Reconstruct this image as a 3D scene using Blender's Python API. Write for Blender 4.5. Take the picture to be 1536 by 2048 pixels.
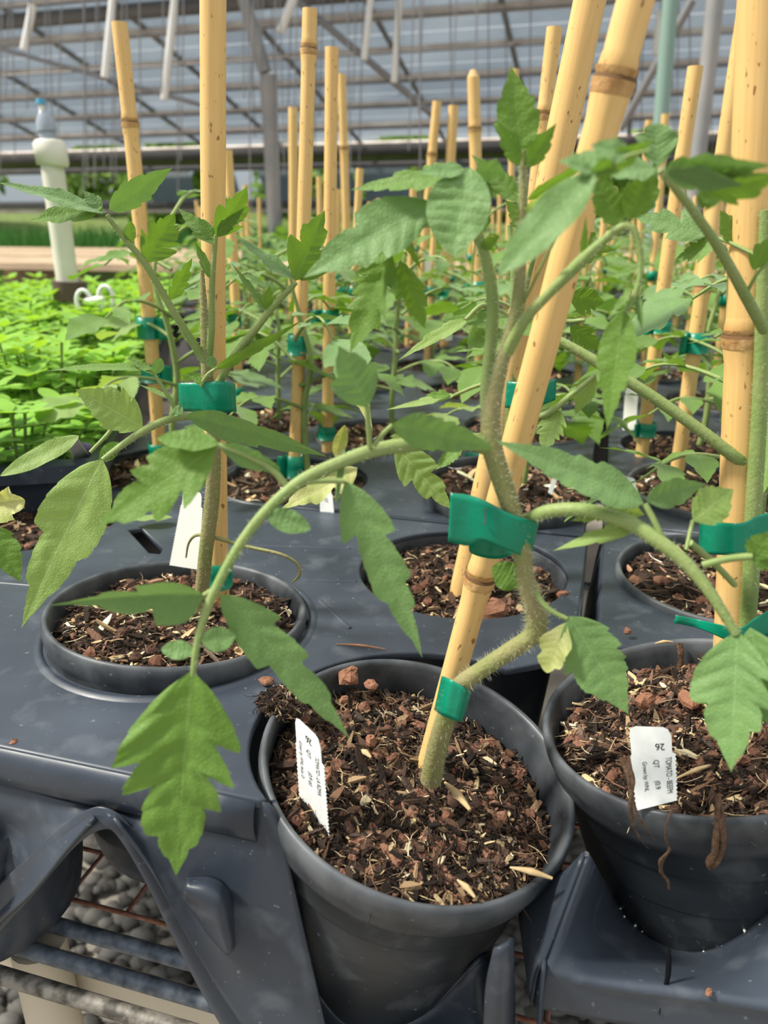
import bpy, math, random
from mathutils import Vector, Matrix, noise
random.seed(7)
R = random.random
def U(a, b): return a + (b - a) * R()
# ---------------------------------------------------------------- camera, sky, sun, exposure
F = 1540.0; TH = math.radians(20.5); H = 0.185
CT, ST = math.cos(TH), math.sin(TH)
scn = bpy.context.scene
col = scn.collection
for o in list(bpy.data.objects): bpy.data.objects.remove(o)
cam = bpy.data.cameras.new('camera'); camo = bpy.data.objects.new('camera', cam); col.objects.link(camo)
camo.location = (0, 0, H); camo.rotation_euler = (math.pi / 2 - TH, 0, 0)
cam.sensor_fit = 'VERTICAL'; cam.sensor_height = 36; cam.lens = F / 2048 * 36; cam.clip_start = 0.01; cam.clip_end = 500
cam.dof.use_dof = True; cam.dof.focus_distance = 0.32; cam.dof.aperture_fstop = 13
scn.camera = camo
world = bpy.data.worlds.new('world'); scn.world = world; world.use_nodes = True
nt = world.node_tree; nt.nodes.clear()
wo = nt.nodes.new('ShaderNodeOutputWorld'); bg = nt.nodes.new('ShaderNodeBackground')
tc = nt.nodes.new('ShaderNodeTexCoord'); sx = nt.nodes.new('ShaderNodeSeparateXYZ'); rp = nt.nodes.new('ShaderNodeValToRGB')
nt.links.new(tc.outputs['Generated'], sx.inputs[0]); nt.links.new(sx.outputs['Z'], rp.inputs[0]); nt.links.new(rp.outputs[0], bg.inputs[0]); nt.links.new(bg.outputs[0], wo.inputs[0])
rp.color_ramp.elements[0].position = 0.0; rp.color_ramp.elements[0].color = (.27, .31, .33, 1)
rp.color_ramp.elements[1].position = 0.8; rp.color_ramp.elements[1].color = (.98, .99, 1, 1)
bg.inputs[1].default_value = 1.0
sun = bpy.data.lights.new('sun', 'SUN'); suno = bpy.data.objects.new('sun', sun); col.objects.link(suno)
sun.energy = 4.8; sun.angle = math.radians(9); sun.color = (1, .95, .85)
suno.rotation_euler = Vector((-.80, -.02, 1)).to_track_quat('Z', 'Y').to_euler()
suno.location = (-3, 2, 5)
scn.view_settings.view_transform = 'Standard'; scn.view_settings.look = 'None'
scn.view_settings.gamma = 1; scn.view_settings.use_curve_mapping = False
scn.view_settings.exposure = 0.4

# ---------------------------------------------------------------- pixel to place
def ray(px, py):
    x = (px - 768) / F; y = (py - 1024) / F
    return Vector((x, CT - y * ST, -ST - y * CT))
CAM = Vector((0, 0, H))
def G(px, py, z=0.0):
    d = ray(px, py); return CAM + d * ((z - H) / d.z)
def PY(px, py, Y):
    d = ray(px, py); return CAM + d * (Y / d.y)
def dep(p): return p.y * CT - (p.z - H) * ST
def UV(u, v, z=0.0): return Vector((.9613 * u + .2756 * v, -.2756 * u + .9613 * v, z))
def toUV(p): return (.9613 * p.x - .2756 * p.y, .2756 * p.x + .9613 * p.y)
ROT = -math.radians(16)

# ---------------------------------------------------------------- materials
def mat(name, color, rough=.5, spec=.5, noise_amt=0, noise_scale=50, col2=None, bump=0, bump_scale=None, trans=0, metal=0, attr=None, detail=4, stretch=None, coat=0, emit=None):
    m = bpy.data.materials.new(name); m.use_nodes = True; n = m.node_tree.nodes; l = m.node_tree.links
    b = n['Principled BSDF']; out = n['Material Output']
    b.inputs['Roughness'].default_value = rough; b.inputs['Specular IOR Level'].default_value = spec; b.inputs['Metallic'].default_value = metal
    b.inputs['Base Color'].default_value = (*color, 1)
    if coat: b.inputs['Coat Weight'].default_value = coat
    src = None
    if noise_amt or bump:
        t = n.new('ShaderNodeTexCoord'); mp = n.new('ShaderNodeMapping'); l.new(t.outputs['Object'], mp.inputs[0])
        if stretch: mp.inputs['Scale'].default_value = stretch
        nz = n.new('ShaderNodeTexNoise'); nz.inputs['Scale'].default_value = noise_scale; nz.inputs['Detail'].default_value = detail
        l.new(mp.outputs[0], nz.inputs[0])
        if noise_amt:
            cr = n.new('ShaderNodeValToRGB'); cr.color_ramp.elements[0].position = .5 - .5 * (1 - noise_amt) * .6; cr.color_ramp.elements[1].position = .5 + .5 * (1 - noise_amt) * .6
            cr.color_ramp.elements[0].color = (*color, 1); cr.color_ramp.elements[1].color = (*(col2 or [c * .7 for c in color]), 1)
            l.new(nz.outputs['Fac'], cr.inputs[0]); l.new(cr.outputs[0], b.inputs['Base Color']); src = cr.outputs[0]
        if bump:
            n2 = nz
            if bump_scale:
                n2 = n.new('ShaderNodeTexNoise'); n2.inputs['Scale'].default_value = bump_scale; n2.inputs['Detail'].default_value = 5; l.new(mp.outputs[0], n2.inputs[0])
            bp = n.new('ShaderNodeBump'); bp.inputs['Strength'].default_value = bump; bp.inputs['Distance'].default_value = .001
            l.new(n2.outputs['Fac'], bp.inputs['Height']); l.new(bp.outputs[0], b.inputs['Normal'])
    if attr:
        a = n.new('ShaderNodeAttribute'); a.attribute_name = attr; l.new(a.outputs['Color'], b.inputs['Base Color']); src = a.outputs['Color']
    if trans:
        tr = n.new('ShaderNodeBsdfTranslucent'); tr.inputs[0].default_value = (*color, 1)
        if src: l.new(src, tr.inputs[0])
        mx = n.new('ShaderNodeMixShader'); mx.inputs[0].default_value = trans
        l.new(b.outputs[0], mx.inputs[1]); l.new(tr.outputs[0], mx.inputs[2]); l.new(mx.outputs[0], out.inputs[0])
    return m

def leaf_mat(name, top, under, tcol, trans=.35, veinc=(.42, .55, .25), blot=0, blotc=(.6, .6, .2)):
    m = bpy.data.materials.new(name); m.use_nodes = True; n = m.node_tree.nodes; l = m.node_tree.links
    b = n['Principled BSDF']; out = n['Material Output']
    def math_(op, a, c=None):
        q = n.new('ShaderNodeMath'); q.operation = op
        for i, v in enumerate((a, c)):
            if v is None: continue
            if isinstance(v, (int, float)): q.inputs[i].default_value = v
            else: l.new(v, q.inputs[i])
        return q.outputs[0]
    uv = n.new('ShaderNodeUVMap'); sp = n.new('ShaderNodeSeparateXYZ'); l.new(uv.outputs[0], sp.inputs[0])
    u, s = sp.outputs[0], sp.outputs[1]
    a = math_('ABSOLUTE', math_('SUBTRACT', s, .5))            # 0 at midrib, .5 at the edge
    mid = math_('LESS_THAN', a, .014)
    p = math_('FRACT', math_('MULTIPLY', u, 8.0)); pd = math_('ABSOLUTE', math_('SUBTRACT', p, .5))
    vein = math_('GREATER_THAN', math_('SUBTRACT', pd, math_('MULTIPLY', a, -.02)), .487)
    vv = math_('MAXIMUM', mid, math_('MULTIPLY', vein, .55))
    t = n.new('ShaderNodeTexCoord'); nz = n.new('ShaderNodeTexNoise'); nz.inputs['Scale'].default_value = 90; nz.inputs['Detail'].default_value = 5; l.new(t.outputs['Object'], nz.inputs[0])
    vo = n.new('ShaderNodeTexVoronoi'); vo.feature = 'DISTANCE_TO_EDGE'; vo.inputs['Scale'].default_value = 800; l.new(t.outputs['Object'], vo.inputs['Vector']); cell = math_('MINIMUM', math_('MULTIPLY', vo.outputs['Distance'], 4.0), 1.0)
    mc = n.new('ShaderNodeMix'); mc.data_type = 'RGBA'; mc.inputs[6].default_value = (*[c * .78 for c in top], 1); mc.inputs[7].default_value = (*[c * 1.22 for c in top], 1); l.new(nz.outputs['Fac'], mc.inputs[0])
    cur = mc.outputs[2]
    if blot:
        n3 = n.new('ShaderNodeTexNoise'); n3.inputs['Scale'].default_value = 60; l.new(t.outputs['Object'], n3.inputs[0])
        r3 = n.new('ShaderNodeValToRGB'); r3.color_ramp.elements[0].position = .5 - blot * .3; r3.color_ramp.elements[1].position = .62; l.new(n3.outputs['Fac'], r3.inputs[0])
        mb = n.new('ShaderNodeMix'); mb.data_type = 'RGBA'; l.new(r3.outputs[0], mb.inputs[0]); l.new(cur, mb.inputs[6]); mb.inputs[7].default_value = (*blotc, 1); cur = mb.outputs[2]
    mv = n.new('ShaderNodeMix'); mv.data_type = 'RGBA'; l.new(math_('MULTIPLY', vv, .38), mv.inputs[0]); l.new(cur, mv.inputs[6]); mv.inputs[7].default_value = (*veinc, 1)
    m9 = n.new('ShaderNodeMix'); m9.data_type = 'RGBA'; m9.blend_type = 'MULTIPLY'; l.new(math_('SUBTRACT', 1.0, cell), m9.inputs[0]); l.new(mv.outputs[2], m9.inputs[6]); m9.inputs[7].default_value = (.92, .93, .88, 1)
    l.new(m9.outputs[2], b.inputs['Base Color'])
    b.inputs['Roughness'].default_value = .55; b.inputs['Specular IOR Level'].default_value = .35
    try:
        b.inputs['Sheen Weight'].default_value = .25; b.inputs['Sheen Roughness'].default_value = .5
    except Exception: pass
    bp = n.new('ShaderNodeBump'); bp.inputs['Strength'].default_value = .7; bp.inputs['Distance'].default_value = .0006
    n4 = n.new('ShaderNodeTexNoise'); n4.inputs['Scale'].default_value = 420; n4.inputs['Detail'].default_value = 3; l.new(t.outputs['Object'], n4.inputs[0])
    l.new(math_('ADD', math_('MULTIPLY', cell, .16), math_('SUBTRACT', math_('MULTIPLY', n4.outputs['Fac'], .6), math_('MULTIPLY', vv, .8))), bp.inputs['Height']); l.new(bp.outputs[0], b.inputs['Normal'])
    tr = n.new('ShaderNodeBsdfTranslucent'); tr.inputs[0].default_value = (*tcol, 1)
    mx = n.new('ShaderNodeMixShader'); mx.inputs[0].default_value = trans
    l.new(b.outputs[0], mx.inputs[1]); l.new(tr.outputs[0], mx.inputs[2]); l.new(mx.outputs[0], out.inputs[0])
    return m

def bamboo_mat(name, c1, c2, dark):
    m = bpy.data.materials.new(name); m.use_nodes = True; n = m.node_tree.nodes; l = m.node_tree.links
    b = n['Principled BSDF']; b.inputs['Roughness'].default_value = .38; b.inputs['Specular IOR Level'].default_value = .45
    t = n.new('ShaderNodeTexCoord'); mp = n.new('ShaderNodeMapping'); mp.inputs['Scale'].default_value = (1, 1, .035); l.new(t.outputs['Object'], mp.inputs[0])
    nz = n.new('ShaderNodeTexNoise'); nz.inputs['Scale'].default_value = 900; nz.inputs['Detail'].default_value = 3; l.new(mp.outputs[0], nz.inputs[0])
    n2 = n.new('ShaderNodeTexNoise'); n2.inputs['Scale'].default_value = 28; n2.inputs['Detail'].default_value = 4; l.new(t.outputs['Object'], n2.inputs[0])
    m1 = n.new('ShaderNodeMix'); m1.data_type = 'RGBA'; l.new(n2.outputs['Fac'], m1.inputs[0]); m1.inputs[6].default_value = (*c1, 1); m1.inputs[7].default_value = (*c2, 1)
    m2 = n.new('ShaderNodeMix'); m2.data_type = 'RGBA'; m2.blend_type = 'MULTIPLY'
    cr = n.new('ShaderNodeValToRGB'); cr.color_ramp.elements[0].position = .35; cr.color_ramp.elements[1].position = .6
    cr.color_ramp.elements[0].color = (.92, .90, .86, 1); cr.color_ramp.elements[1].color = (1, 1, 1, 1); l.new(nz.outputs['Fac'], cr.inputs[0])
    m2.inputs[0].default_value = 1; l.new(m1.outputs[2], m2.inputs[6]); l.new(cr.outputs[0], m2.inputs[7])
    mp3 = n.new('ShaderNodeMapping'); mp3.inputs['Scale'].default_value = (1, 1, .45); l.new(t.outputs['Object'], mp3.inputs[0])
    n3 = n.new('ShaderNodeTexNoise'); n3.inputs['Scale'].default_value = 520; n3.inputs['Detail'].default_value = 1; l.new(mp3.outputs[0], n3.inputs[0])
    c3 = n.new('ShaderNodeValToRGB'); c3.color_ramp.elements[0].position = .685; c3.color_ramp.elements[1].position = .745; l.new(n3.outputs['Fac'], c3.inputs[0])
    m3 = n.new('ShaderNodeMix'); m3.data_type = 'RGBA'; l.new(c3.outputs[0], m3.inputs[0]); l.new(m2.outputs[2], m3.inputs[6]); m3.inputs[7].default_value = (*dark, 1)
    l.new(m3.outputs[2], b.inputs['Base Color'])
    bp = n.new('ShaderNodeBump'); bp.inputs['Strength'].default_value = .1; bp.inputs['Distance'].default_value = .0003; l.new(nz.outputs['Fac'], bp.inputs['Height']); l.new(bp.outputs[0], b.inputs['Normal'])
    return m

M = {}
M['leaf'] = leaf_mat('tomato leaf', (.125, .24, .033), None, (.22, .42, .015), .28, veinc=(.28, .42, .12))
M['leaf_blue'] = leaf_mat('tomato leaf bloom', (.15, .27, .085), None, (.20, .40, .04), .22, veinc=(.24, .42, .18))
M['leaf_pale'] = leaf_mat('tomato leaf pale', (.25, .38, .10), None, (.45, .62, .08), .36, veinc=(.6, .68, .35))
M['leaf_yellow'] = leaf_mat('tomato leaf yellowing', (.38, .46, .12), None, (.6, .62, .1), .38, veinc=(.16, .3, .05), blot=.5, blotc=(.66, .66, .3))
M['stem'] = mat('tomato stem', (.20, .29, .085), .5, .3, .3, 60, (.27, .33, .12), .3, 500)
M['stem_old'] = mat('tomato stem old', (.20, .23, .07), .55, .3, .3, 80, (.28, .24, .12), .5, 600)
M['hair'] = mat('stem hair', (.75, .78, .6), .5, .3, trans=.4)
M['bamboo'] = bamboo_mat('bamboo', (.82, .56, .24), (.72, .44, .15), (.30, .15, .05))
M['bamboo_node'] = mat('bamboo node', (.66, .42, .18), .5, .4, .3, 200, (.36, .18, .06), .5, 500)
M['bamboo_dark'] = mat('bamboo groove', (.13, .07, .03), .8, .2)
M['bamboo_end'] = mat('bamboo cut end', (.70, .52, .27), .8, .2, .3, 900, (.5, .33, .14))
M['tape'] = mat('green tie tape', (.0, .245, .135), .32, .5, .15, 90, (.0, .29, .17), .35, 260, trans=.22)
def plastic(name, c, c2, rough, sc=14, scr=(.45, .47, .5)):
    m = bpy.data.materials.new(name); m.use_nodes = True; n = m.node_tree.nodes; l = m.node_tree.links
    b = n['Principled BSDF']; t = n.new('ShaderNodeTexCoord')
    n1 = n.new('ShaderNodeTexNoise'); n1.inputs['Scale'].default_value = sc; n1.inputs['Detail'].default_value = 6; l.new(t.outputs['Object'], n1.inputs[0])
    cr = n.new('ShaderNodeValToRGB'); cr.color_ramp.elements[0].position = .35; cr.color_ramp.elements[1].position = .7
    cr.color_ramp.elements[0].color = (*c, 1); cr.color_ramp.elements[1].color = (*c2, 1); l.new(n1.outputs['Fac'], cr.inputs[0])
    n2 = n.new('ShaderNodeTexNoise'); n2.inputs['Scale'].default_value = 330; n2.inputs['Detail'].default_value = 2; l.new(t.outputs['Object'], n2.inputs[0])
    c2r = n.new('ShaderNodeValToRGB'); c2r.color_ramp.elements[0].position = .70; c2r.color_ramp.elements[1].position = .78; l.new(n2.outputs['Fac'], c2r.inputs[0])
    n5 = n.new('ShaderNodeTexNoise'); n5.inputs['Scale'].default_value = 60; n5.inputs['Detail'].default_value = 6; n5.inputs['Distortion'].default_value = .3; l.new(t.outputs['Object'], n5.inputs[0])
    c5 = n.new('ShaderNodeValToRGB'); c5.color_ramp.elements[0].position = .56; c5.color_ramp.elements[1].position = .80; l.new(n5.outputs['Fac'], c5.inputs[0])
    ad = n.new('ShaderNodeMath'); ad.operation = 'MULTIPLY_ADD'; ad.use_clamp = True; l.new(c5.outputs[0], ad.inputs[0]); ad.inputs[1].default_value = .3; 
    ml = n.new('ShaderNodeMath'); ml.operation = 'MULTIPLY'; l.new(c2r.outputs[0], ml.inputs[0]); ml.inputs[1].default_value = .7; l.new(ml.outputs[0], ad.inputs[2])
    mx = n.new('ShaderNodeMix'); mx.data_type = 'RGBA'; l.new(ad.outputs[0], mx.inputs[0]); l.new(cr.outputs[0], mx.inputs[6]); mx.inputs[7].default_value = (*scr, 1)
    l.new(mx.outputs[2], b.inputs['Base Color'])
    rr = n.new('ShaderNodeMapRange'); l.new(n5.outputs['Fac'], rr.inputs[0]); rr.inputs[3].default_value = rough - .12; rr.inputs[4].default_value = rough + .2; l.new(rr.outputs[0], b.inputs['Roughness'])
    b.inputs['Specular IOR Level'].default_value = .38
    bp = n.new('ShaderNodeBump'); bp.inputs['Strength'].default_value = .06; bp.inputs['Distance'].default_value = .0006; l.new(n5.outputs['Fac'], bp.inputs['Height']); l.new(bp.outputs[0], b.inputs['Normal'])
    return m
M['pot'] = plastic('pot plastic', (.012, .015, .019), (.032, .038, .045), .40, scr=(.20, .22, .24))
def wear(m):
    n = m.node_tree.nodes; l = m.node_tree.links; b = n['Principled BSDF']; src = b.inputs['Base Color'].links[0].from_socket
    t = n.new('ShaderNodeTexCoord'); sp = n.new('ShaderNodeSeparateXYZ'); l.new(t.outputs['Object'], sp.inputs[0])
    mr = n.new('ShaderNodeMapRange'); mr.inputs[1].default_value = -.020; mr.inputs[2].default_value = -.002; l.new(sp.outputs['Z'], mr.inputs[0])
    nz = n.new('ShaderNodeTexNoise'); nz.inputs['Scale'].default_value = 38; nz.inputs['Detail'].default_value = 5; l.new(t.outputs['Object'], nz.inputs[0])
    m2 = n.new('ShaderNodeMapRange'); m2.inputs[1].default_value = .35; m2.inputs[2].default_value = .65; l.new(nz.outputs['Fac'], m2.inputs[0])
    mu = n.new('ShaderNodeMath'); mu.operation = 'MULTIPLY'; l.new(mr.outputs[0], mu.inputs[0]); l.new(m2.outputs[0], mu.inputs[1])
    mx = n.new('ShaderNodeMix'); mx.data_type = 'RGBA'; l.new(mu.outputs[0], mx.inputs[0]); l.new(src, mx.inputs[6]); mx.inputs[7].default_value = (.115, .125, .135, 1)
    l.new(mx.outputs[2], b.inputs['Base Color'])
wear(M['pot'])
M['tray'] = plastic('tray plastic', (.022, .029, .042), (.050, .062, .082), .36, scr=(.20, .22, .245))
M['soil'] = mat('potting mix', (1, 1, 1), .9, .2, attr='Col', bump=.6, bump_scale=900)
M['bark'] = mat('bark chunk', (.19, .085, .05), .85, .2, .3, 160, (.30, .15, .09), 1, 420)
M['straw'] = mat('straw chip', (.55, .42, .24), .8, .2, .3, 160, (.40, .27, .13))
M['tag'] = mat('tag plastic', (.80, .82, .80), .45, .4, .2, 300, (.70, .72, .71))
M['ink'] = mat('tag ink', (.015, .015, .02), .6, .2)
M['steel'] = mat('galvanised steel', (.19, .22, .26), .6, .5, .45, 150, (.05, .065, .09), .4, 300, metal=.2)
M['steel_brown'] = mat('weathered steel', (.24, .22, .19), .6, .5, .6, 150, (.055, .05, .04), .4, 300, metal=.2)
M['rust'] = mat('rusty wire', (.23, .09, .05), .9, .2, .4, 200, (.38, .2, .15), .6, 500)
M['cream'] = mat('cream wood', (.58, .52, .41), .6, .3, .2, 12, (.52, .46, .35))
M['gravel'] = mat('gravel stone', (1, 1, 1), .9, .2, attr='Col')
M['pvc'] = mat('white pvc', (.74, .71, .60), .45, .5, .2, 20, (.66, .63, .52))
M['blue'] = mat('blue plastic', (.06, .32, .55), .4)
M['greyp'] = mat('grey clear plastic', (.30, .34, .40), .25, .5)
M['brownp'] = mat('brown fitting', (.10, .06, .05), .5)
M['bed'] = leaf_mat('bedding leaf', (.24, .48, .035), None, (.5, .8, .04), .34, veinc=(.35, .55, .1))
M['roofsteel'] = mat('greenhouse steel', (.22, .23, .24), .5, .5, .3, 6, (.32, .31, .30))
M['purlin'] = mat('purlin', (.90, .82, .74), .6, .4, .4, 5, (.62, .52, .46))
M['purlin_dark'] = mat('gutter steel', (.13, .13, .14), .6, .4, .3, 3, (.20, .19, .18))
M['whitebar'] = mat('white bar', (.72, .72, .70), .5)
M['glazing'] = mat('glazing panel', (.27, .32, .37), .4, .5, .45, 1.2, (.18, .22, .27), trans=.45)
M['glazing2'] = mat('vent pane', (.30, .37, .40), .35, .5, .3, 2, (.22, .29, .30), trans=.45)
M['wire'] = mat('wire', (.22, .22, .23), .5, metal=.4)
M['grasslow'] = mat('grass', (.10, .15, .04), .9, .1, .4, 8, (.16, .20, .07))
M['foliage'] = mat('tree foliage', (.10, .20, .035), .8, .2, .3, 2, (.20, .32, .05), trans=.3)
M['trunk'] = mat('tree trunk', (.10, .07, .05), .9)
M['floor'] = mat('ground', (.24, .22, .19), .95, .1, .4, 9, (.33, .30, .26))
M['board'] = mat('bench board', (.58, .43, .28), .8, .2, .4, 8, (.42, .32, .22))
M['greenstring'] = mat('pale green tube', (.24, .36, .31), .4, trans=.1)
M['purple'] = mat('purple tag', (.38, .28, .55), .5)
M['white'] = mat('white plastic', (.82, .82, .78), .5)

# ---------------------------------------------------------------- mesh helpers
def tag(o, label=None, cat=None, group=None, kind=None):
    if label: o['label'] = label
    if cat: o['category'] = cat
    if group: o['group'] = group
    if kind: o['kind'] = kind
    return o
def empty(name, loc, label=None, cat=None, group=None):
    o = bpy.data.objects.new(name, None); col.objects.link(o); o.location = loc; o.empty_display_size = .01
    return tag(o, label, cat, group)
class MB:
    def __init__(s): s.v = []; s.f = []; s.mi = []; s.uv = {}; s.cc = {}; s.flat = set()
    def add(s, vs, fs, mi=0, color=None, uvs=None, flat=False):
        o = len(s.v); s.v += [tuple(v) for v in vs]
        for k, f in enumerate(fs):
            i = len(s.f); s.f.append(tuple(o + q for q in f)); s.mi.append(mi)
            if color is not None: s.cc[i] = color
            if uvs is not None: s.uv[i] = [uvs[q] for q in f]
            if flat: s.flat.add(i)
    def build(s, name, mats, parent=None, loc=None, smooth=True, local=None):
        me = bpy.data.meshes.new(name)
        vs = s.v
        mw = None
        if loc is not None: L = Vector(loc); vs = [tuple(Vector(v) - L) for v in vs]
        me.from_pydata(vs, [], s.f)
        if not isinstance(mats, (list, tuple)): mats = [mats]
        for m_ in mats: me.materials.append(m_)
        me.polygons.foreach_set('material_index', s.mi)
        me.polygons.foreach_set('use_smooth', [smooth and (i not in s.flat) for i in range(len(s.f))])
        if s.uv:
            ul = me.uv_layers.new(name='UVMap')
            for p in me.polygons:
                if p.index in s.uv:
                    for li, c in zip(p.loop_indices, s.uv[p.index]): ul.data[li].uv = c
        if s.cc:
            ca = me.color_attributes.new('Col', 'FLOAT_COLOR', 'CORNER')
            for p in me.polygons:
                c = s.cc.get(p.index, (.05, .03, .02))
                for li in p.loop_indices: ca.data[li].color = (*c, 1)
        me.validate(); me.update()
        o = bpy.data.objects.new(name, me); col.objects.link(o)
        if loc is not None: o.location = loc
        if parent is not None:
            o.parent = parent
            if loc is None: o.location = -Vector(parent_world(parent))
            else: o.location = Vector(loc) - Vector(parent_world(parent))
        return o
def parent_world(p):
    v = Vector((0, 0, 0))
    while p is not None: v += p.location; p = p.parent
    return v
def catmull(pts, n):
    P = [Vector(p) for p in pts]; out = []
    if len(P) == 2: return [P[0].lerp(P[1], i / n) for i in range(n + 1)]
    Q = [P[0] * 2 - P[1]] + P + [P[-1] * 2 - P[-2]]
    for i in range(1, len(Q) - 2):
        a, b, c, d = Q[i - 1], Q[i], Q[i + 1], Q[i + 2]
        for k in range(n):
            t = k / n
            out.append(.5 * ((2 * b) + (c - a) * t + (2 * a - 5 * b + 4 * c - d) * t * t + (3 * b - a - 3 * c + d) * t ** 3))
    out.append(P[-1]); return out
def resamp(vals, n, m):
    out = []
    for i in range(len(vals) - 1):
        for k in range(n): out.append(vals[i] + (vals[i + 1] - vals[i]) * k / n)
    out.append(vals[-1]); return out
def tube(mb, pts, rad, seg=8, mi=0, cap=True, sub=6, color=None, square=False):
    P = catmull(pts, sub) if sub > 1 else [Vector(p) for p in pts]
    rr = resamp(rad, sub, 0) if isinstance(rad, (list, tuple)) else [rad] * len(P)
    vs = []; nrm = None
    for i, p in enumerate(P):
        t = (P[min(i + 1, len(P) - 1)] - P[max(i - 1, 0)]).normalized()
        if nrm is None:
            nrm = t.cross(Vector((0, 0, 1)) if abs(t.z) < .9 else Vector((1, 0, 0))).normalized()
        nrm = (nrm - t * nrm.dot(t)).normalized(); bn = t.cross(nrm)
        for k in range(seg):
            a = 2 * math.pi * (k + (.5 if square else 0)) / seg
            vs.append(p + (nrm * math.cos(a) + bn * math.sin(a)) * rr[i])
    fs = []
    for i in range(len(P) - 1):
        for k in range(seg):
            fs.append((i * seg + k, i * seg + (k + 1) % seg, (i + 1) * seg + (k + 1) % seg, (i + 1) * seg + k))
    mb.add(vs, fs, mi, color)
    if cap:
        mb.add(vs[:seg], [tuple(range(seg - 1, -1, -1))], mi, color, flat=True); mb.add(vs[-seg:], [tuple(range(seg))], mi, color, flat=True)
    return P, rr
def hairs(mb, P, rr, n, ln=.0018, mi=1):
    for _ in range(n):
        i = random.randrange(len(P) - 1); f = R(); p = P[i].lerp(P[i + 1], f); r = rr[i]
        t = (P[i + 1] - P[i]).normalized(); d = Vector((U(-1, 1), U(-1, 1), U(-1, 1))); d = (d - t * d.dot(t)).normalized()
        w = t * .00006; q = p + d * r * .95; e = q + (d + t * U(-.3, .5)) * ln * U(.5, 1.2)
        s = d.cross(t) * .00005
        mb.add([q - w, q + w, e, q + s, q - s], [(0, 1, 2), (3, 4, 2)], mi)
def lathe(mb, prof, seg=64, mi=0, mtx=None, center=Vector((0, 0, 0)), close=False):
    vs = []
    for r, z in prof:
        for k in range(seg):
            a = 2 * math.pi * k / seg; v = Vector((r * math.cos(a), r * math.sin(a), z))
            if mtx: v = mtx @ v
            vs.append(v + center)
    fs = []
    for i in range(len(prof) - 1):
        for k in range(seg):
            fs.append((i * seg + k, i * seg + (k + 1) % seg, (i + 1) * seg + (k + 1) % seg, (i + 1) * seg + k))
    if close: fs.append(tuple((len(prof) - 1) * seg + k for k in range(seg)))
    mb.add(vs, fs, mi)
def box(mb, c, size, rz=0, mi=0, tilt=None, bev=0, color=None):
    x, y, z = [q / 2 for q in size]
    if bev:
        b = bev; pr = []
        for zz, ins in ((-z, b), (-z + b, 0), (z - b, 0), (z, b)):
            pr.append([(-x + ins, -y + b + 0 * ins, zz), (-x + b, -y + ins, zz), (x - b, -y + ins, zz), (x - ins, -y + b, zz), (x - ins, y - b, zz), (x - b, y - ins, zz), (-x + b, y - ins, zz), (-x + ins, y - b, zz)])
        vs = [q for r_ in pr for q in r_]; fs = [tuple(range(7, -1, -1)), tuple(24 + k for k in range(8))]
        for i in range(3):
            for k in range(8): fs.append((i * 8 + k, i * 8 + (k + 1) % 8, (i + 1) * 8 + (k + 1) % 8, (i + 1) * 8 + k))
    else:
        vs = [(a, b, c_) for a in (-x, x) for b in (-y, y) for c_ in (-z, z)]
        fs = [(0, 1, 3, 2), (4, 6, 7, 5), (0, 4, 5, 1), (2, 3, 7, 6), (0, 2, 6, 4), (1, 5, 7, 3)]
    m_ = Matrix.Rotation(rz, 3, 'Z')
    if tilt is not None: m_ = tilt
    mb.add([m_ @ Vector(v) + Vector(c) for v in vs], fs, mi, color, flat=True)
def patch(mb, rows, su=6, sv=6, th=.0014, mi=0):
    """smooth sheet through a grid of points, with real thickness"""
    g = [catmull(r, su) for r in rows]; nc = len(g[0])
    cols = [catmull([g[i][j] for i in range(len(g))], sv) for j in range(nc)]
    nr = len(cols[0]); P = [[cols[j][i] for j in range(nc)] for i in range(nr)]
    N = []
    for i in range(nr):
        for j in range(nc):
            a = P[min(i + 1, nr - 1)][j] - P[max(i - 1, 0)][j]; b = P[i][min(j + 1, nc - 1)] - P[i][max(j - 1, 0)]
            nn = b.cross(a)
            N.append(nn.normalized() if nn.length > 1e-12 else Vector((0, -1, 0)))
    A = [P[i][j] for i in range(nr) for j in range(nc)]
    k = len(A); B = [a - n_ * th for a, n_ in zip(A, N)]
    fs = []
    for i in range(nr - 1):
        for j in range(nc - 1):
            q = i * nc + j; fs.append((q, q + 1, q + nc + 1, q + nc)); fs.append((k + q, k + q + nc, k + q + nc + 1, k + q + 1))
    for j in range(nc - 1):
        fs.append((j, k + j, k + j + 1, j + 1)); q = (nr - 1) * nc + j; fs.append((q, q + 1, k + q + 1, k + q))
    for i in range(nr - 1):
        q = i * nc; fs.append((q, q + nc, k + q + nc, k + q)); q = i * nc + nc - 1; fs.append((q, k + q, k + q + nc, q + nc))
    mb.add(A + B, fs, mi)

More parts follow.
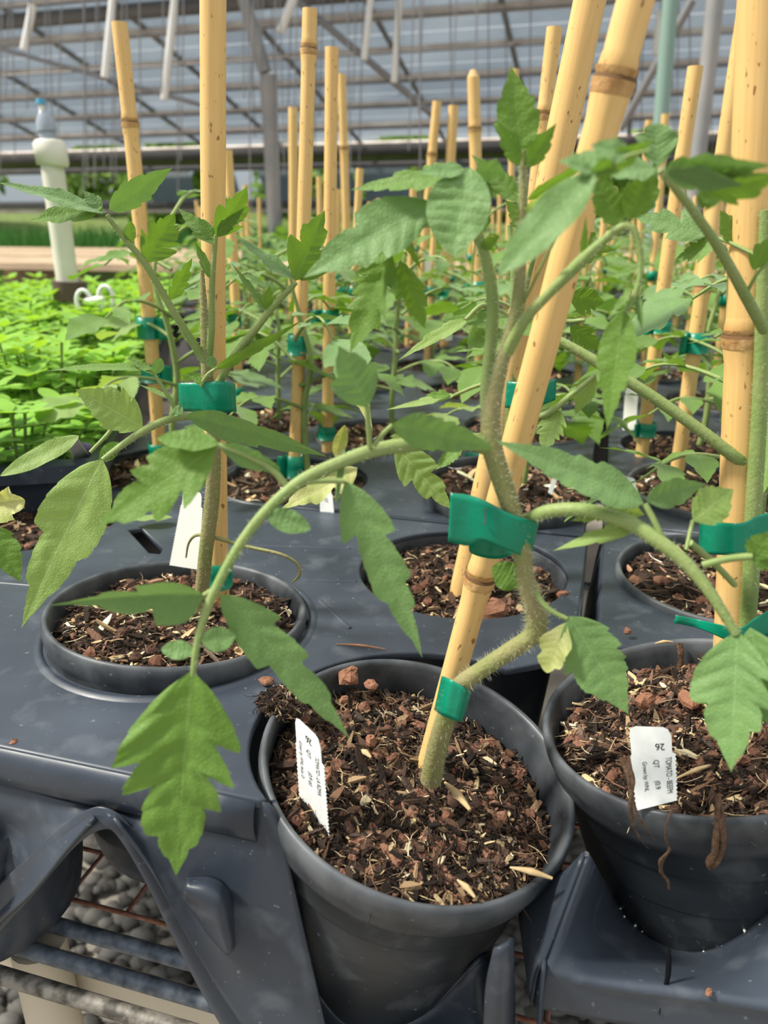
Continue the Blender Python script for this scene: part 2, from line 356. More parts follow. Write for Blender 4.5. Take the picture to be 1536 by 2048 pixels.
# ---------------------------------------------------------------- leaf builder
KIND = {'L': dict(n=3.8, dep=.56, small=.05, a=.42, b=1.15, sh=.75), 'S': dict(n=5, dep=.24, small=.04, a=.5, b=1.2, sh=.5),
        'N': dict(n=3.4, dep=.40, small=.04, a=.45, b=1.25, sh=.65), 'O': dict(n=1, dep=0, small=.0, a=.6, b=.8, sh=.2), 'T': dict(n=4.5, dep=.55, small=.03, a=.35, b=2.3, sh=.4),
        'C': dict(n=2.4, dep=.5, small=.05, a=.42, b=.7, sh=.7)}
def lobes(n):
    c = [0.0]; 
    while c[-1] < 1: c.append(c[-1] + U(.55, 1.45) / n * (1.25 - .6 * c[-1]))
    return c, [U(.6, 1.25) * (1.15 - .75 * min(1, q)) for q in c]
def leaflet_geo(mb, B, T, W, side, nrm, sag=0, kind='S', fold=.15, NU=56, NS=4, quilt=.035, wav=.08, up=Vector((0, 0, 1)), midpt=None, curl=0, mi=0):
    k = KIND[kind]; L = (T - B).length
    mid = (B + T) / 2 + up * sag * L if midpt is None else midpt * 2 - (B + T) / 2
    ph = [U(0, 1), U(0, 1)]; pk = (k['a'] / (k['a'] + k['b'])); mxv = pk ** k['a'] * (1 - pk) ** k['b']
    dv = [U(.88, 1.12), U(.88, 1.12)]; wv = U(0, 6); lb = [lobes(k['n']), lobes(k['n'])]; nsd = U(0, 99)
    vs = []; uvs = []
    for i in range(NU + 1):
        u = i / NU
        c = B * (1 - u) ** 2 + mid * 2 * u * (1 - u) + T * u * u
        t = ((mid - B) * (1 - u) + (T - mid) * u); t = t.normalized() if t.length > 0 else (T - B).normalized()
        n_ = (nrm - t * nrm.dot(t)).normalized(); s_ = t.cross(n_).normalized()
        if s_.dot(side) < 0: s_ = -s_
        env = (max(u, 0) ** k['a'] * max(1 - u, 0) ** k['b']) / mxv
        for j in range(-NS, NS + 1):
            s = j / NS; si = 0 if s < 0 else 1
            w = W / 2 * env * dv[si]
            if k['dep'] and 0 < u < 1:
                cs, ds = lb[si]; q = 0
                while q + 2 < len(cs) and cs[q + 1] <= u: q += 1
                x = (u - cs[q]) / (cs[q + 1] - cs[q]); d0 = ds[q] if q else .35; d1 = ds[q + 1]
                saw = d0 * (1 - min(1, x / .82) ** .62) if x < .82 else d1 * ((x - .82) / .18) ** 1.6
                x2 = (u * k['n'] * 3.3 + ph[si] * 3) % 1.0
                w *= 1 - k['dep'] * saw - k['small'] * (1 - x2)
            hgt = fold * abs(s) * w - curl * s * s * w
            p8 = (u * 8) % 1.0
            hgt += quilt * W / 2 * math.sin(math.pi * p8) * math.sin(math.pi * min(1, abs(s) * .9)) * env
            hgt += quilt * 1.2 * W / 2 * noise.noise((u * 9 + nsd, s * 3.2, nsd)) * env
            hgt += wav * W / 2 * math.sin(u * 13 + wv + si * 2) * s * s * env
            vs.append(c + s_ * s * w + t * (k['sh'] * abs(s) ** 1.2 * w * (1 - u * .6)) + n_ * hgt)
            uvs.append((u, s * .5 + .5))
    m = 2 * NS + 1; fs = []
    for i in range(NU):
        for j in range(m - 1):
            q = i * m + j; fs.append((q, q + 1, q + m + 1, q + m))
    mb.add(vs, fs, mi, uvs=uvs)
def frame(B, T, roll):
    t = (T - B).normalized(); V = (CAM - (B + T) / 2).normalized()
    s = t.cross(V).normalized(); n_ = s.cross(t).normalized()
    if n_.dot(V) < 0: n_ = -n_
    q = Matrix.Rotation(math.radians(roll), 3, t)
    return q @ s, q @ n_
def hero_leaflet(parent, spec, mname):
    bx, by, bY, tx, ty, tY, Wp = spec[:7]; roll = spec[7] if len(spec) > 7 else 10; kind = spec[8] if len(spec) > 8 else 'S'
    opt = spec[9] if len(spec) > 9 else {}
    B = PY(bx, by, bY); T = PY(tx, ty, tY); W = Wp * dep((B + T) / 2) / F
    s_, n_ = frame(B, T, roll)
    mb = MB(); o = dict(opt); mn = o.pop('m', mname)
    if 'mid' in o: o['midpt'] = PY(*o.pop('mid'))
    leaflet_geo(mb, B, T, W, s_, n_, kind=kind, **o)
    return mb.build('leaflet', M[mn], parent)
def hero_leaf(plant, pet, widths, leaflets, mname='leaf', hair=60, stemm='stem'):
    """pet: petiole points (px, py, Y); widths in px; leaflets are sub-parts"""
    mb = MB(); P = [PY(*p) for p in pet]; r = [w * dep(p) / F / 2 for w, p in zip(widths, P)]
    PP, RR = tube(mb, P, r, 8); hairs(mb, PP, RR, hair, .0014)
    leaf = mb.build('leaf', [M[stemm], M['hair']], plant)
    for s in leaflets: hero_leaflet(leaf, s, mname)
    return leaf
def hero_stem(plant, pts, widths, name='stem', hair=400, m='stem', ln=.0018):
    mb = MB(); P = [PY(*p) for p in pts]; r = [w * dep(p) / F / 2 for w, p in zip(widths, P)]
    PP, RR = tube(mb, P, r, 12); hairs(mb, PP, RR, hair, ln)
    return mb.build(name, [M[m], M['hair']], plant)
def petiolules(plant_leaf, lst):
    mb = MB()
    for a, b, w in lst:
        A, B = PY(*a), PY(*b); tube(mb, [A, (A + B) / 2 + Vector((0, 0, .0005)), B], w * dep(A) / F / 2, 6)
    return mb.build('petiolule', M['stem'], plant_leaf)

# ================================================================= SETTING
def struct(name, mb, mats, **k):
    o = mb.build(name, mats, smooth=k.get('smooth', True)); o['kind'] = 'structure'; return o
mb = MB(); mb.add([(-40, -6, -.8), (40, -6, -.8), (40, 70, -.8), (-40, 70, -.8)], [(0, 1, 2, 3)]); struct('floor', mb, M['floor'])
mb = MB()   # grassy bank outside
gx, gy = 24, 10; vs = []
for j in range(gy + 1):
    for i in range(gx + 1):
        y = 10.5 + j * 2.5; vs.append((-30 + i * 2.5, y, -.8 + 1.15 * min(1, j / 3) + .25 * noise.noise((i * .4, j * .5, 0)) + j * .04))
mb.add(vs, [(j * (gx + 1) + i, j * (gx + 1) + i + 1, (j + 1) * (gx + 1) + i + 1, (j + 1) * (gx + 1) + i) for j in range(gy) for i in range(gx)])
tag(mb.build('grass_bank', M['grasslow']), kind='structure')

# greenhouse end: in the bench frame, GV = distance along v
def gbar(mb, a, b, r, seg=6): tube(mb, [UV(*a), UV(*b)], r, seg, sub=1)
GV = 8.6; ez = .95; slope = math.tan(math.radians(13))
def roofz(v): return ez + (GV - v) * slope
mb = MB()
for k in range(8):
    v = GV - .15 - k * .52
    for side in (-7, 7):
        pass
    a = [UV(-9, v, roofz(v) + .05), UV(9, v, roofz(v) + .05)]; v2 = v - .50
    b = [UV(9, v2, roofz(v2) + .05), UV(-9, v2, roofz(v2) + .05)]
    mb.add(a + b, [(0, 1, 2, 3)])
struct('ceiling', mb, M['glazing'])
for k in range(9):
    v = GV - .1 - k * .5; mb = MB(); gbar(mb, (-9, v, roofz(v)), (9, v, roofz(v)), .036 if k % 2 else .024, 6)
    o = mb.build('roof_purlin', M['purlin']); o['kind'] = 'structure'
    mb = MB(); gbar(mb, (-9, v - .09, roofz(v) - .04), (9, v - .09, roofz(v) - .04), .009, 5)
    o = mb.build('roof_wire', M['wire']); o['kind'] = 'structure'
for k in range(15):
    u = -6.3 + k * .9; mb = MB(); gbar(mb, (u, GV, ez + .02), (u, 4.5, roofz(4.5) + .02), .022, 6)
    o = mb.build('roof_rafter', M['roofsteel']); o['kind'] = 'structure'
for z, r, m_ in ((ez - .02, .055, 'purlin_dark'), (ez - .17, .035, 'purlin_dark'), (.40, .045, 'purlin_dark'), (.33, .02, 'purlin')):
    mb = MB(); gbar(mb, (-9, GV, z), (9, GV, z), r, 8); struct('trim_1' if z > .9 else 'trim_2', mb, M[m_])
mb = MB(); mb.add([UV(-9, GV + .03, ez - .17), UV(9, GV + .03, ez - .17), UV(9, GV + .03, ez + .06), UV(-9, GV + .03, ez + .06)], [(0, 1, 2, 3)]); struct('wall_end_top', mb, M['grasslow'])
mb = MB(); mb.add([UV(-9, GV, -.8), UV(9, GV, -.8), UV(9, GV, -.05), UV(-9, GV, -.05)], [(0, 1, 2, 3)]); struct('wall_end', mb, M['grasslow'])
for k, u in enumerate([-5.3, -4.5, -3.9, -3.1, -2.75, -1.9, -1.3, .8, 2.6, 3.4]):
    mb = MB(); w = [.55, .3, .5, .28, .55, .45, .35, .6, .7, .6][k]; du = .18
    a = [UV(u, GV - .05, ez - .2), UV(u + w, GV - .05, ez - .2), UV(u + w + du, GV - .25, .42), UV(u + du, GV - .25, .42)]
    mb.add(a + [q + Vector((0, .012, 0)) for q in a], [(0, 1, 2, 3), (7, 6, 5, 4), (0, 4, 5, 1), (1, 5, 6, 2), (2, 6, 7, 3), (3, 7, 4, 0)])
    o = mb.build('window_%d' % (k + 1), M['glazing2'], smooth=False); o['kind'] = 'structure'
# posts and diagonal braces of the greenhouse (things one can see)
def postobj(name, pts, r, m_, label, cat, group=None):
    mb = MB(); tube(mb, pts, r, 10, sub=1); return tag(mb.build(name, M[m_]), label, cat, group)
def PB(px, py, Y): return PY(px, py, Y)
postobj('greenhouse_post', [PB(536, 150, 5.2), G(560, 560, -.8) if False else Vector((PB(548, 400, 5.2).x, 5.2, -.8))], .048, 'roofsteel', 'grey steel greenhouse post standing behind the two middle stakes left of centre', 'post')
postobj('greenhouse_post', [PB(1346, -60, 3.2), Vector((PB(1330, 400, 3.2).x, 3.2, -.8))], .028, 'greenstring', 'pale green support tube rising behind the right-hand stakes', 'post')
postobj('greenhouse_post', [PB(1437, -60, 3.6), Vector((PB(1405, 350, 3.6).x, 3.6, -.8))], .034, 'roofsteel', 'light grey greenhouse post at the right, behind the tall split-top stake', 'post')
postobj('roof_brace', [PB(480, -30, 5.2), PB(530, 145, 5.2)], .04, 'roofsteel', 'grey diagonal brace running up left from the post top', 'brace')
postobj('roof_brace', [PB(-60, 80, 5.6), PB(420, 215, 5.2)], .014, 'wire', 'thin dark brace slanting down behind the left stake', 'brace')
postobj('roof_brace', [PB(545, -40, 5.2), PB(860, 225, 5.2)], .02, 'wire', 'dark diagonal brace slanting down right from the top centre', 'brace')
postobj('roof_brace', [PB(1385, 0, 4.2), PB(1240, 260, 4.4)], .02, 'wire', 'dark bent brace slanting behind the pale green tube', 'brace')
for i, (x0, y0, x1, y1, s) in enumerate([(66, 10, 48, 100, .022), (228, -20, 210, 155, .022), (352, -20, 328, 200, .022), (590, -10, 560, 65, .026), (742, -10, 728, 120, .02), (800, -20, 788, 165, .02), (1320, 20, 1312, 110, .02)]):
    postobj('hanging_bar', [PB(x0, y0, 5.0), PB(x1, y1, 5.0)], s, 'whitebar', ['white hanging bar at the far top left', 'white hanging bar just left of the left stake top', 'long white hanging bar left of the tallest left stake', 'short white slanted bar left of the noded stake top', 'white hanging bar right of centre, left one of two', 'white hanging bar right of centre, right one of two', 'small white hanging bar behind the right stakes'][i], 'bar')
mb = MB()
for k in range(60):
    x = U(-40, 1580); Y = U(4, 5.5); tube(mb, [PB(x, -40, Y), PB(x + U(-12, 12), U(180, 420), Y)], .0035, 4, sub=1)
tag(mb.build('hanging_wires', M['wire']), 'many thin dark wires hanging down across the greenhouse roof', 'wires', kind='stuff')
# roof band: dark ridge beam near the top left
postobj('roof_beam', [UV(-6, 5.6, roofz(5.6) - .05), UV(0.2, 5.6, roofz(5.6) - .05)], .05, 'purlin_dark', 'dark roof beam crossing the top left corner', 'beam')

# trees beyond
def tree_mesh(h):
    mb = MB()
    for _ in range(1500):
        a = U(0, 6.283); z = U(-1, 1); r = math.sqrt(max(0, 1 - z * z)) * U(.5, 1)
        c = Vector((math.cos(a) * r * h * .38, math.sin(a) * r * h * .38, h * .62 + z * h * .38 * U(.7, 1)))
        c += Vector(noise.noise_vector(c * 1.3)) * .3
        d = Vector((U(-1, 1), U(-1, 1), U(-1, 1))).normalized(); e = d.orthogonal().normalized(); s = .13
        mb.add([c - d * s, c + e * s * .5, c + d * s, c - e * s * .5], [(0, 1, 2, 3)])
    return mb
fol = tree_mesh(2.6); f0 = fol.build('foliage', M['foliage']); tr0 = MB(); tube(tr0, [(0, 0, -.6), (0.03, 0, 1.8)], [.1, .05], 8, sub=1); tro = tr0.build('trunk', M['trunk'])
ORD = ['first', 'second', 'third', 'fourth', 'fifth', 'sixth', 'seventh', 'eighth', 'ninth', 'tenth', 'eleventh', 'twelfth', 'thirteenth', 'fourteenth', 'fifteenth', 'sixteenth', 'seventeenth', 'eighteenth', 'nineteenth', 'twentieth'] + ['next'] * 40
for i in range(13):
    e = empty('tree', (-12.5 + i * 2.15, 15.5 + (i % 2) * 2.2, -.75), 'bushy green tree outside the greenhouse, %s from the left' % ORD[i], 'tree', 'trees outside the greenhouse')
    a = f0 if i == 0 else f0.copy(); b = tro if i == 0 else tro.copy()
    for q in (a, b):
        if i: col.objects.link(q)
        q.parent = e
    e.rotation_euler.z = U(0, 6)

# ================================================================= BENCH under the trays
bench = empty('bench', UV(0, .3, -.8), 'slatted metal growing bench carrying the black trays', 'bench')
def cylUV(mb, u0, u1, v, z, r, seg=12): tube(mb, [UV(u0, v, z), UV(u1, v, z)], r, seg, sub=1)
for i, (v, z, m_) in enumerate([(.2155, -.12, 'steel'), (.201, -.12, 'steel'), (.186, -.118, 'steel_brown')]):
    mb = MB(); cylUV(mb, -.9, .9, v, z, .0036); mb.build('slat_rod', M[m_], bench)
for i in range(12):
    mb = MB(); cylUV(mb, -.9, .9, .30 + i * .12, -.124, .0036); mb.build('slat_rod', M['steel'], bench)
mb = MB()
for k in range(6): tube(mb, [UV(-.6 + 0, .236 + k * .03, -.128), UV(.6, .236 + k * .03, -.128)], .0012, 6, sub=1)
for k in range(36): tube(mb, [UV(-.6 + k * .0335, .236, -.1285), UV(-.6 + k * .0335, .40, -.1285)], .0011, 6, sub=1)
tag(mb.build('wire_mesh', M['rust'], bench), 'rusty welded wire mesh')
def Wv(px, py, v):
    d = ray(px, py); return CAM + d * (v / (.2756 * d.x + .9613 * d.y))
zt = Wv(350, 1982, .222).z; zb = Wv(330, 2052, .222).z; print('rail', zt, zb)
mb = MB(); box(mb, UV(.0, .225, (zt + zb) / 2), (1.8, .006, zt - zb), ROT, bev=.002); mb.build('side_rail', M['cream'], bench)
q = Wv(78, 1960, .205); uu = toUV(q)[0]
for u_ in (uu, uu + .95):
    mb = MB(); q = UV(u_, .209, 0); tube(mb, [(q.x, q.y, -.8), (q.x, q.y, -.1245)], .0122, 20, sub=1); mb.build('leg', M['cream'], bench)
for u_ in (-.85, .85):
    mb = MB(); q = UV(u_, 1.6, 0); tube(mb, [(q.x, q.y, -.8), (q.x, q.y, -.128)], .0125, 16, sub=1); mb.build('leg', M['cream'], bench)

# gravel below
def stone(mb, c, s, colr, sq=.6):
    seg, ring = 7, 4; vs = []; a0 = U(0, 6)
    for i in range(ring + 1):
        ph = math.pi * i / ring
        for k in range(seg):
            a = a0 + 2 * math.pi * k / seg; q = U(.8, 1.1)
            vs.append(Vector(c) + Vector((math.sin(ph) * math.cos(a) * s * q, math.sin(ph) * math.sin(a) * s * q * .8, math.cos(ph) * s * sq)))
    mb.add(vs, [(i * seg + k, i * seg + (k + 1) % seg, (i + 1) * seg + (k + 1) % seg, (i + 1) * seg + k) for i in range(ring) for k in range(seg)], 0, colr)
mb = MB()
for _ in range(6500):
    g = U(.04, .15); stone(mb, (U(-.75, .75), U(.2, 1.25), -.8 + U(0, .012)), U(.009, .022), (g, g * .96, g * .88))
tag(mb.build('gravel', M['gravel']), 'loose grey gravel on the ground under the bench', 'gravel', kind='stuff')

# ================================================================= TRAYS
def deck(name, outer, holes, z=0., th=.0016, bev=.0012):
    cu = bpy.data.curves.new(name, 'CURVE'); cu.dimensions = '2D'; cu.fill_mode = 'BOTH'; cu.extrude = th / 2; cu.bevel_depth = bev; cu.bevel_resolution = 2
    def poly(pts):
        s = cu.splines.new('POLY'); s.points.add(len(pts) - 1); s.use_cyclic_u = True
        for q, p_ in zip(s.points, pts): q.co = (p_[0], p_[1], 0, 1)
    poly(outer)
    for h in holes:
        if len(h) == 3:
            cx, cy, r = h; poly([(cx + r * math.cos(a * math.pi / 36), cy + r * math.sin(a * math.pi / 36)) for a in range(72)])
        else: poly(h)
    o = bpy.data.objects.new(name, cu); me = bpy.data.meshes.new_from_object(o); bpy.data.objects.remove(o)
    return me
def inUV(lst): return [tuple(UV(u, v))[:2] for u, v in lst]
POTS = {}
def place_mesh(name, me, m_, loc, parent):
    o = bpy.data.objects.new(name, me); me.materials.clear(); me.materials.append(M[m_]); col.objects.link(o); o.location = loc
    if parent:
        o.parent = parent; o.location = Vector(loc) - parent_world(parent)
    return o
# pot centres (rim centre), tilt of the rim normal
POTDEF = [
 # name, centre, nx, ny
 ('left', (-.0999, .3354, .0105), .07, .055), ('mid', (.0448, .3992, -.0032), .011, -.05),
 ('front', (.014, .2461, -.011), .1984, -.1356), ('right', (.1257, .2601, .002), -.2029, .0551)]
P5 = G(325, 932, .0); P6 = G(585, 958, 0); P7 = UV(-.058, .527, .012); P8 = UV(.078, .71); P9 = G(1460, 1150, 0); P10 = UV(.085, .577, .006); P0 = G(70, 1050, -.004)
POTDEF += [('p5', tuple(P5), 0, 0), ('p6', tuple(P6), .02, 0), ('p7', tuple(P7), .0, -.05), ('p8', tuple(P8), 0, 0), ('p9', tuple(P9), 0, 0), ('p10', tuple(P10), 0, -.03), ('p0', tuple(P0), 0, 0), ('p11', tuple(UV(-.195, .668, .003)), 0, 0), ('p12', tuple(UV(-.325, .70)), 0, 0), ('p13', tuple(UV(-.068, .735, .002)), .02, 0), ('p14', tuple(UV(.225, .60)), 0, 0), ('p15', tuple(UV(.222, .75, .003)), 0, 0)]
cen = {d[0]: Vector(d[1]) for d in POTDEF}
tray1 = empty('plant_tray', UV(-.2, .3, -.12), 'black plastic carrying tray with a cut-away front, under the left and front pots', 'tray')
e = .0595
def hole(n, r=e): c = cen[n]; return (c.x, c.y, r)
slot = [tuple(G(*q))[:2] for q in ((252, 1062), (285, 1055), (330, 1100), (322, 1112), (296, 1110))]
fe = .1925
outer1 = inUV([(-.50, fe), (-.1, fe)] + [(-.0544 + .0665 * math.cos(math.radians(a)), .2404 + .0635 * math.sin(math.radians(a))) for a in range(228, 67, -5)] + [(-.016, .308), (-.006, .325), (-.002, .35), (-.0015, .462), (-.50, .462)])
me = deck('deck', outer1, [hole('left', .0605), hole('mid'), hole('p0', .058), slot, (G(612, 1251).x, G(612, 1251).y, .0058)]); me_o = place_mesh('deck', me, 'tray', (0, 0, -.001), tray1)
# front strip of deck around front pot and the strip between
outer1b = inUV([(-.118, fe + .0004), (-.108, fe + .0004), (-.1045, .200), (-.1035, .30), (-.1035, .316)])
def pot_hit(n_, px, py, off=.0):
    d_ = [q for q in POTDEF if q[0] == n_][0]; c0 = Vector(d_[1]); mi_ = tiltm(d_[2], d_[3]).transposed(); d = ray(px, py)
    for i in range(1400):
        p = CAM + d * (.15 + i * .00025); q = mi_ @ (p - c0)
        if q.z > -.011 or q.z < -.11: rr_ = .0 if q.z > 0 else .0605
        else: rr_ = .0560 - (-.0300 - q.z) * .15 if q.z < -.03 else .058
        if q.z < 0 and math.hypot(q.x, q.y) < rr_ + off: return p
    return None
def tiltm(nx, ny):
    return Vector((nx, ny, 1)).normalized().to_track_quat('Z', 'Y').to_matrix() if (nx or ny) else Matrix.Identity(3)
# front wall, left of the front pot:   left flap, arch, right flap
def W(px, py, v=.1905):   # point on the upright plane v = const
    d = ray(px, py); k = (v) / (.2756 * d.x + .9613 * d.y); return CAM + d * k
mb = MB()
# rounded shoulder and narrow lip under the deck edge
patch(mb, [[UV(u, fe + .0012, -.0002) for u in (-.50, -.36, -.24, -.16, -.1005)], [UV(u, fe - .0022, -.003) for u in (-.50, -.36, -.24, -.16, -.1005)],
           [UV(u, fe - .003, -.010) for u in (-.50, -.36, -.24, -.16, -.1005)], [UV(u, fe - .0015, -.0155) for u in (-.50, -.36, -.24, -.16, -.1005)]], 4, 4)
mb.build('edge_lip', M['tray'], tray1)
mb = MB()   # left flap
top = [(-160, 1520), (-60, 1545), (0, 1560), (70, 1580), (140, 1602), (190, 1618)]
bot = [(-160, 2000), (-60, 1925), (0, 1850), (70, 1785), (135, 1705), (192, 1640)]
rows = []
for k in range(6):
    t = k / 5; rows.append([W(a[0] * (1 - t) + b[0] * t, a[1] * (1 - t) + b[1] * t, .1935 - .012 * t + (.010 * math.exp(-((j - 1.2) / 1.3) ** 2) * (t > .25) * (t < .9))) for j, (a, b) in enumerate(zip(top, bot))])
patch(mb, rows, 5, 5); mb.build('front_flap', M['tray'], tray1)
mb = MB()   # right flap to the front pot
top = [(225, 1622), (300, 1625), (380, 1622), (460, 1612), (530, 1600), (560, 1640)]
bot = [(225, 1640), (300, 1740), (380, 1880), (450, 1990), (540, 2110), (700, 2260)]
rows = []
for k in range(7):
    t = k / 6; rr_ = []
    for j, (a, b) in enumerate(zip(top, bot)):
        px = a[0] * (1 - t) + b[0] * t; py = a[1] * (1 - t) + b[1] * t
        g = math.exp(-((px - 425) / 40) ** 2 - ((py - 1860) / 60) ** 2)
        rr_.append(W(px, py, .1935 - .012 * t - .006 * g))
    rows.append(rr_)
patch(mb, rows, 5, 5); mb.build('front_flap', M['tray'], tray1)
# arch flange between the flaps
mb = MB()
inner = [(-120, 1905), (0, 1770), (60, 1712), (120, 1655), (165, 1626), (205, 1612), (250, 1640), (310, 1725), (375, 1845), (440, 1965), (520, 2085), (600, 2200)]
outerp = [(-120, 2010), (0, 1862), (70, 1785), (130, 1712), (170, 1672), (208, 1652), (238, 1662), (290, 1745), (350, 1865), (412, 1985), (485, 2105), (560, 2215)]
rows = [[W(x, y, .1875) for x, y in inner], [W((x * .6 + X * .4), (y * .6 + Y_ * .4), .1862) for (x, y), (X, Y_) in zip(inner, outerp)],
        [W((x * .2 + X * .8), (y * .2 + Y_ * .8), .1852) for (x, y), (X, Y_) in zip(inner, outerp)], [W(X, Y_, .1855) for X, Y_ in outerp]]
patch(mb, rows, 5, 5, .0016); mb.build('arch_flange', M['tray'], tray1)
# half-dome stacking lug on the right flap
mb = MB()
lug = [(372, 1762), (420, 1760), (452, 1782), (462, 1840), (463, 1895)]
base = [(372, 1790), (395, 1825), (415, 1855), (435, 1880), (458, 1905)]
rows = [[W(x, y, .1845) for x, y in lug], [W(x * .7 + a * .3, y * .7 + b * .3, .177) for (x, y), (a, b) in zip(lug, base)], [W(x * .3 + a * .7, y * .3 + b * .7, .1765) for (x, y), (a, b) in zip(lug, base)], [W(a, b, .1815) for a, b in base]]
patch(mb, rows, 5, 4); mb.build('stacking_lug', M['tray'], tray1)
# pocket edge hugging the front pot, and the sheet right of it
arc = [(545, 1600), (562, 1665), (572, 1740), (588, 1830), (612, 1930), (660, 2010), (720, 2048), (800, 2045), (868, 2010), (923, 1955), (968, 1912), (992, 1893)]
vv_ = [.180 - .012 * math.sin(math.pi * i / 11) for i in range(12)]
for i, (x, y) in enumerate(arc):
    h_ = pot_hit('front', x, y, .0006)
    if h_ is not None: vv_[i] = toUV(h_)[1]
vv_ = [sorted(vv_[max(0, i - 1):i + 2])[min(1, len(vv_[max(0, i - 1):i + 2]) - 1)] for i in range(12)]
mb = MB(); tube(mb, [W(x, y, q) for (x, y), q in zip(arc, vv_)], .0011, 8); mb.build('pocket_edge', M['tray'], tray1)
mb = MB(); lowr = [(545, 2200), (562, 2200), (600, 2200), (640, 2200), (680, 2200), (720, 2200), (760, 2200), (820, 2200), (880, 2200), (930, 2200), (975, 2200), (1000, 2200)]
patch(mb, [[W(x, y, q) for (x, y), q in zip(arc, vv_)], [W((x + a) / 2, (y + b) / 2, q + .0) for (x, y), (a, b), q in zip(arc, lowr, vv_)], [W(a, b, .184) for a, b in lowr]], 3, 6)
mb.build('front_flap', M['tray'], tray1)
mb = MB(); patch(mb, [[W(988, 1893, .1775), W(1003, 1888, .1775), W(1016, 1880, .181), W(1019, 1875, .19)], [W(972, 2000, .1775), W(998, 2000, .1765), W(1015, 1995, .181), W(1022, 1990, .19)], [W(968, 2230, .178), W(992, 2230, .177), W(1012, 2230, .181), W(1022, 2230, .19)]], 5, 6)
mb.build('corner_flange', M['tray'], tray1)
# side wall of the tray along the gap
mb = MB(); patch(mb, [[UV(-.0012, v_, z_) for v_, z_ in ((.186, -.04), (.215, -.05), (.245, -.082), (.285, -.085), (.325, -.080), (.336, -.03), (.342, -.001), (.40, -.001), (.462, -.001))], [UV(0, v_, -.12) for v_ in (.186, .215, .245, .285, .325, .336, .342, .40, .462)]], 3, 2); mb.build('side_wall', M['tray'], tray1)
# cups hanging under the deck
def cup(parent, c, r0, r1, z0, z1, tilt=None):
    mb = MB(); lathe(mb, [(r0, z0), (r0 * .98, z0 - .01), (r1 * 1.04, z1 + .012), (r1, z1 + .003), (r1 * .9, z1), (0.001, z1)], 40, center=Vector((c.x, c.y, 0))); mb.build('pot_pocket', M['tray'], parent)
cup(tray1, cen['left'], .061, .0525, -.003, -.116); cup(tray1, cen['mid'], .060, .047, -.003, -.11); cup(tray1, cen['p0'], .058, .047, -.003, -.11)
cl = UV(-.258, .215); cup(tray1, cl, .052, .043, -.045, -.115)
for a_, b_ in (((604, 1163), (712, 1166)), ((480, 1092), (700, 1100)), ((640, 1205), (700, 1260)), ((0, 1168), (95, 1176))):
    mb = MB(); P_ = [G(*a_, .0002), G(*b_, .0002)]; tube(mb, P_, .0016, 8, sub=2); mb.build('rib', M['tray'], tray1)
# recessed seat ring around the left pot, grooves in the deck
mb = MB(); c = cen['left']; lathe(mb, [(.0672, -.0002), (.0655, .0012), (.0635, .0012), (.0622, -.001)], 72, center=Vector((c.x, c.y, .001))); mb.build('seat_ring', M['tray'], tray1)

# right tray
tray2 = empty('plant_tray', UV(.2, .3, -.06), 'black plastic tray with a sloping front and a split, under the right pot', 'tray')
outer2 = inUV([(.011, .205), (.016, .2015), (.022, .205), (.020, .222), (.012, .25), (.0105, .30), (.0105, .462), (.50, .462), (.50, .345), (.115, .345), (.03, .345), (.0185, .325), (.0165, .25), (.016, .215)])
outer2 = inUV([(.0105, .335), (.0105, .462), (.50, .462), (.50, .345), (.02, .345)])
cr_ = cen['right']
arc2 = [UV(toUV(cr_)[0] + .0635 * math.cos(a), toUV(cr_)[1] + .0635 * math.sin(a)) for a in [math.radians(q) for q in range(20, 127, 4)]]
outer2 = inUV([(.0105, .337), (.0105, .491), (.50, .491), (.50, .285), (.115, .285)]) + [(q.x, q.y) for q in arc2]
me = deck('deck', outer2, [hole('p9')]); place_mesh('deck', me, 'tray', (0, 0, -.006), tray2)
mb = MB()    # sloping front sheet, its ridge, lip and left side
def Z(px, py, z): return G(px, py, z)
rarc = [(1173, 1710), (1228, 1800), (1300, 1880), (1410, 1908), (1540, 1832), (1640, 1700)]
r0 = [pot_hit('right', x, y, .0006) or Z(x, y, -.03) for x, y in rarc]
r0[0] = Z(1173, 1708, -.012); print('r0', [tuple(round(c, 4) for c in q) for q in r0])
r2_ = [Z(1092, 1925, -.043), Z(1180, 1952, -.046), Z(1300, 1972, -.046), Z(1430, 1990, -.047), Z(1560, 2010, -.047), Z(1740, 2035, -.045)]
r1 = [(a * .45 + b * .55) for a, b in zip(r0, r2_)]
r2 = [Z(1092, 1925, -.043), Z(1180, 1952, -.046), Z(1300, 1972, -.046), Z(1430, 1990, -.047), Z(1560, 2010, -.047), Z(1740, 2035, -.045)]
r3 = [Z(1079, 1950, -.047), Z(1180, 1975, -.049), Z(1300, 1993, -.050), Z(1430, 2010, -.051), Z(1560, 2028, -.051), Z(1740, 2052, -.049)]
r4 = [Z(1068, 2008, -.059), Z(1180, 2030, -.061), Z(1300, 2050, -.062), Z(1430, 2068, -.063), Z(1560, 2086, -.063), Z(1740, 2105, -.06)]
patch(mb, [r0, r1, r2, r3, r4], 6, 6); mb.build('front_slope', M['tray'], tray2)
mb = MB(); patch(mb, [[r0[0], r1[0], r2[0], r3[0], r4[0]], [r0[0] + Vector((-.001, .012, -.02)), r1[0] + Vector((0, .02, -.006)), r2[0] + Vector((.001, .03, -.004)), r3[0] + Vector((.002, .035, -.004)), r4[0] + Vector((.003, .04, -.006))]], 4, 5); mb.build('side_wall', M['tray'], tray2)
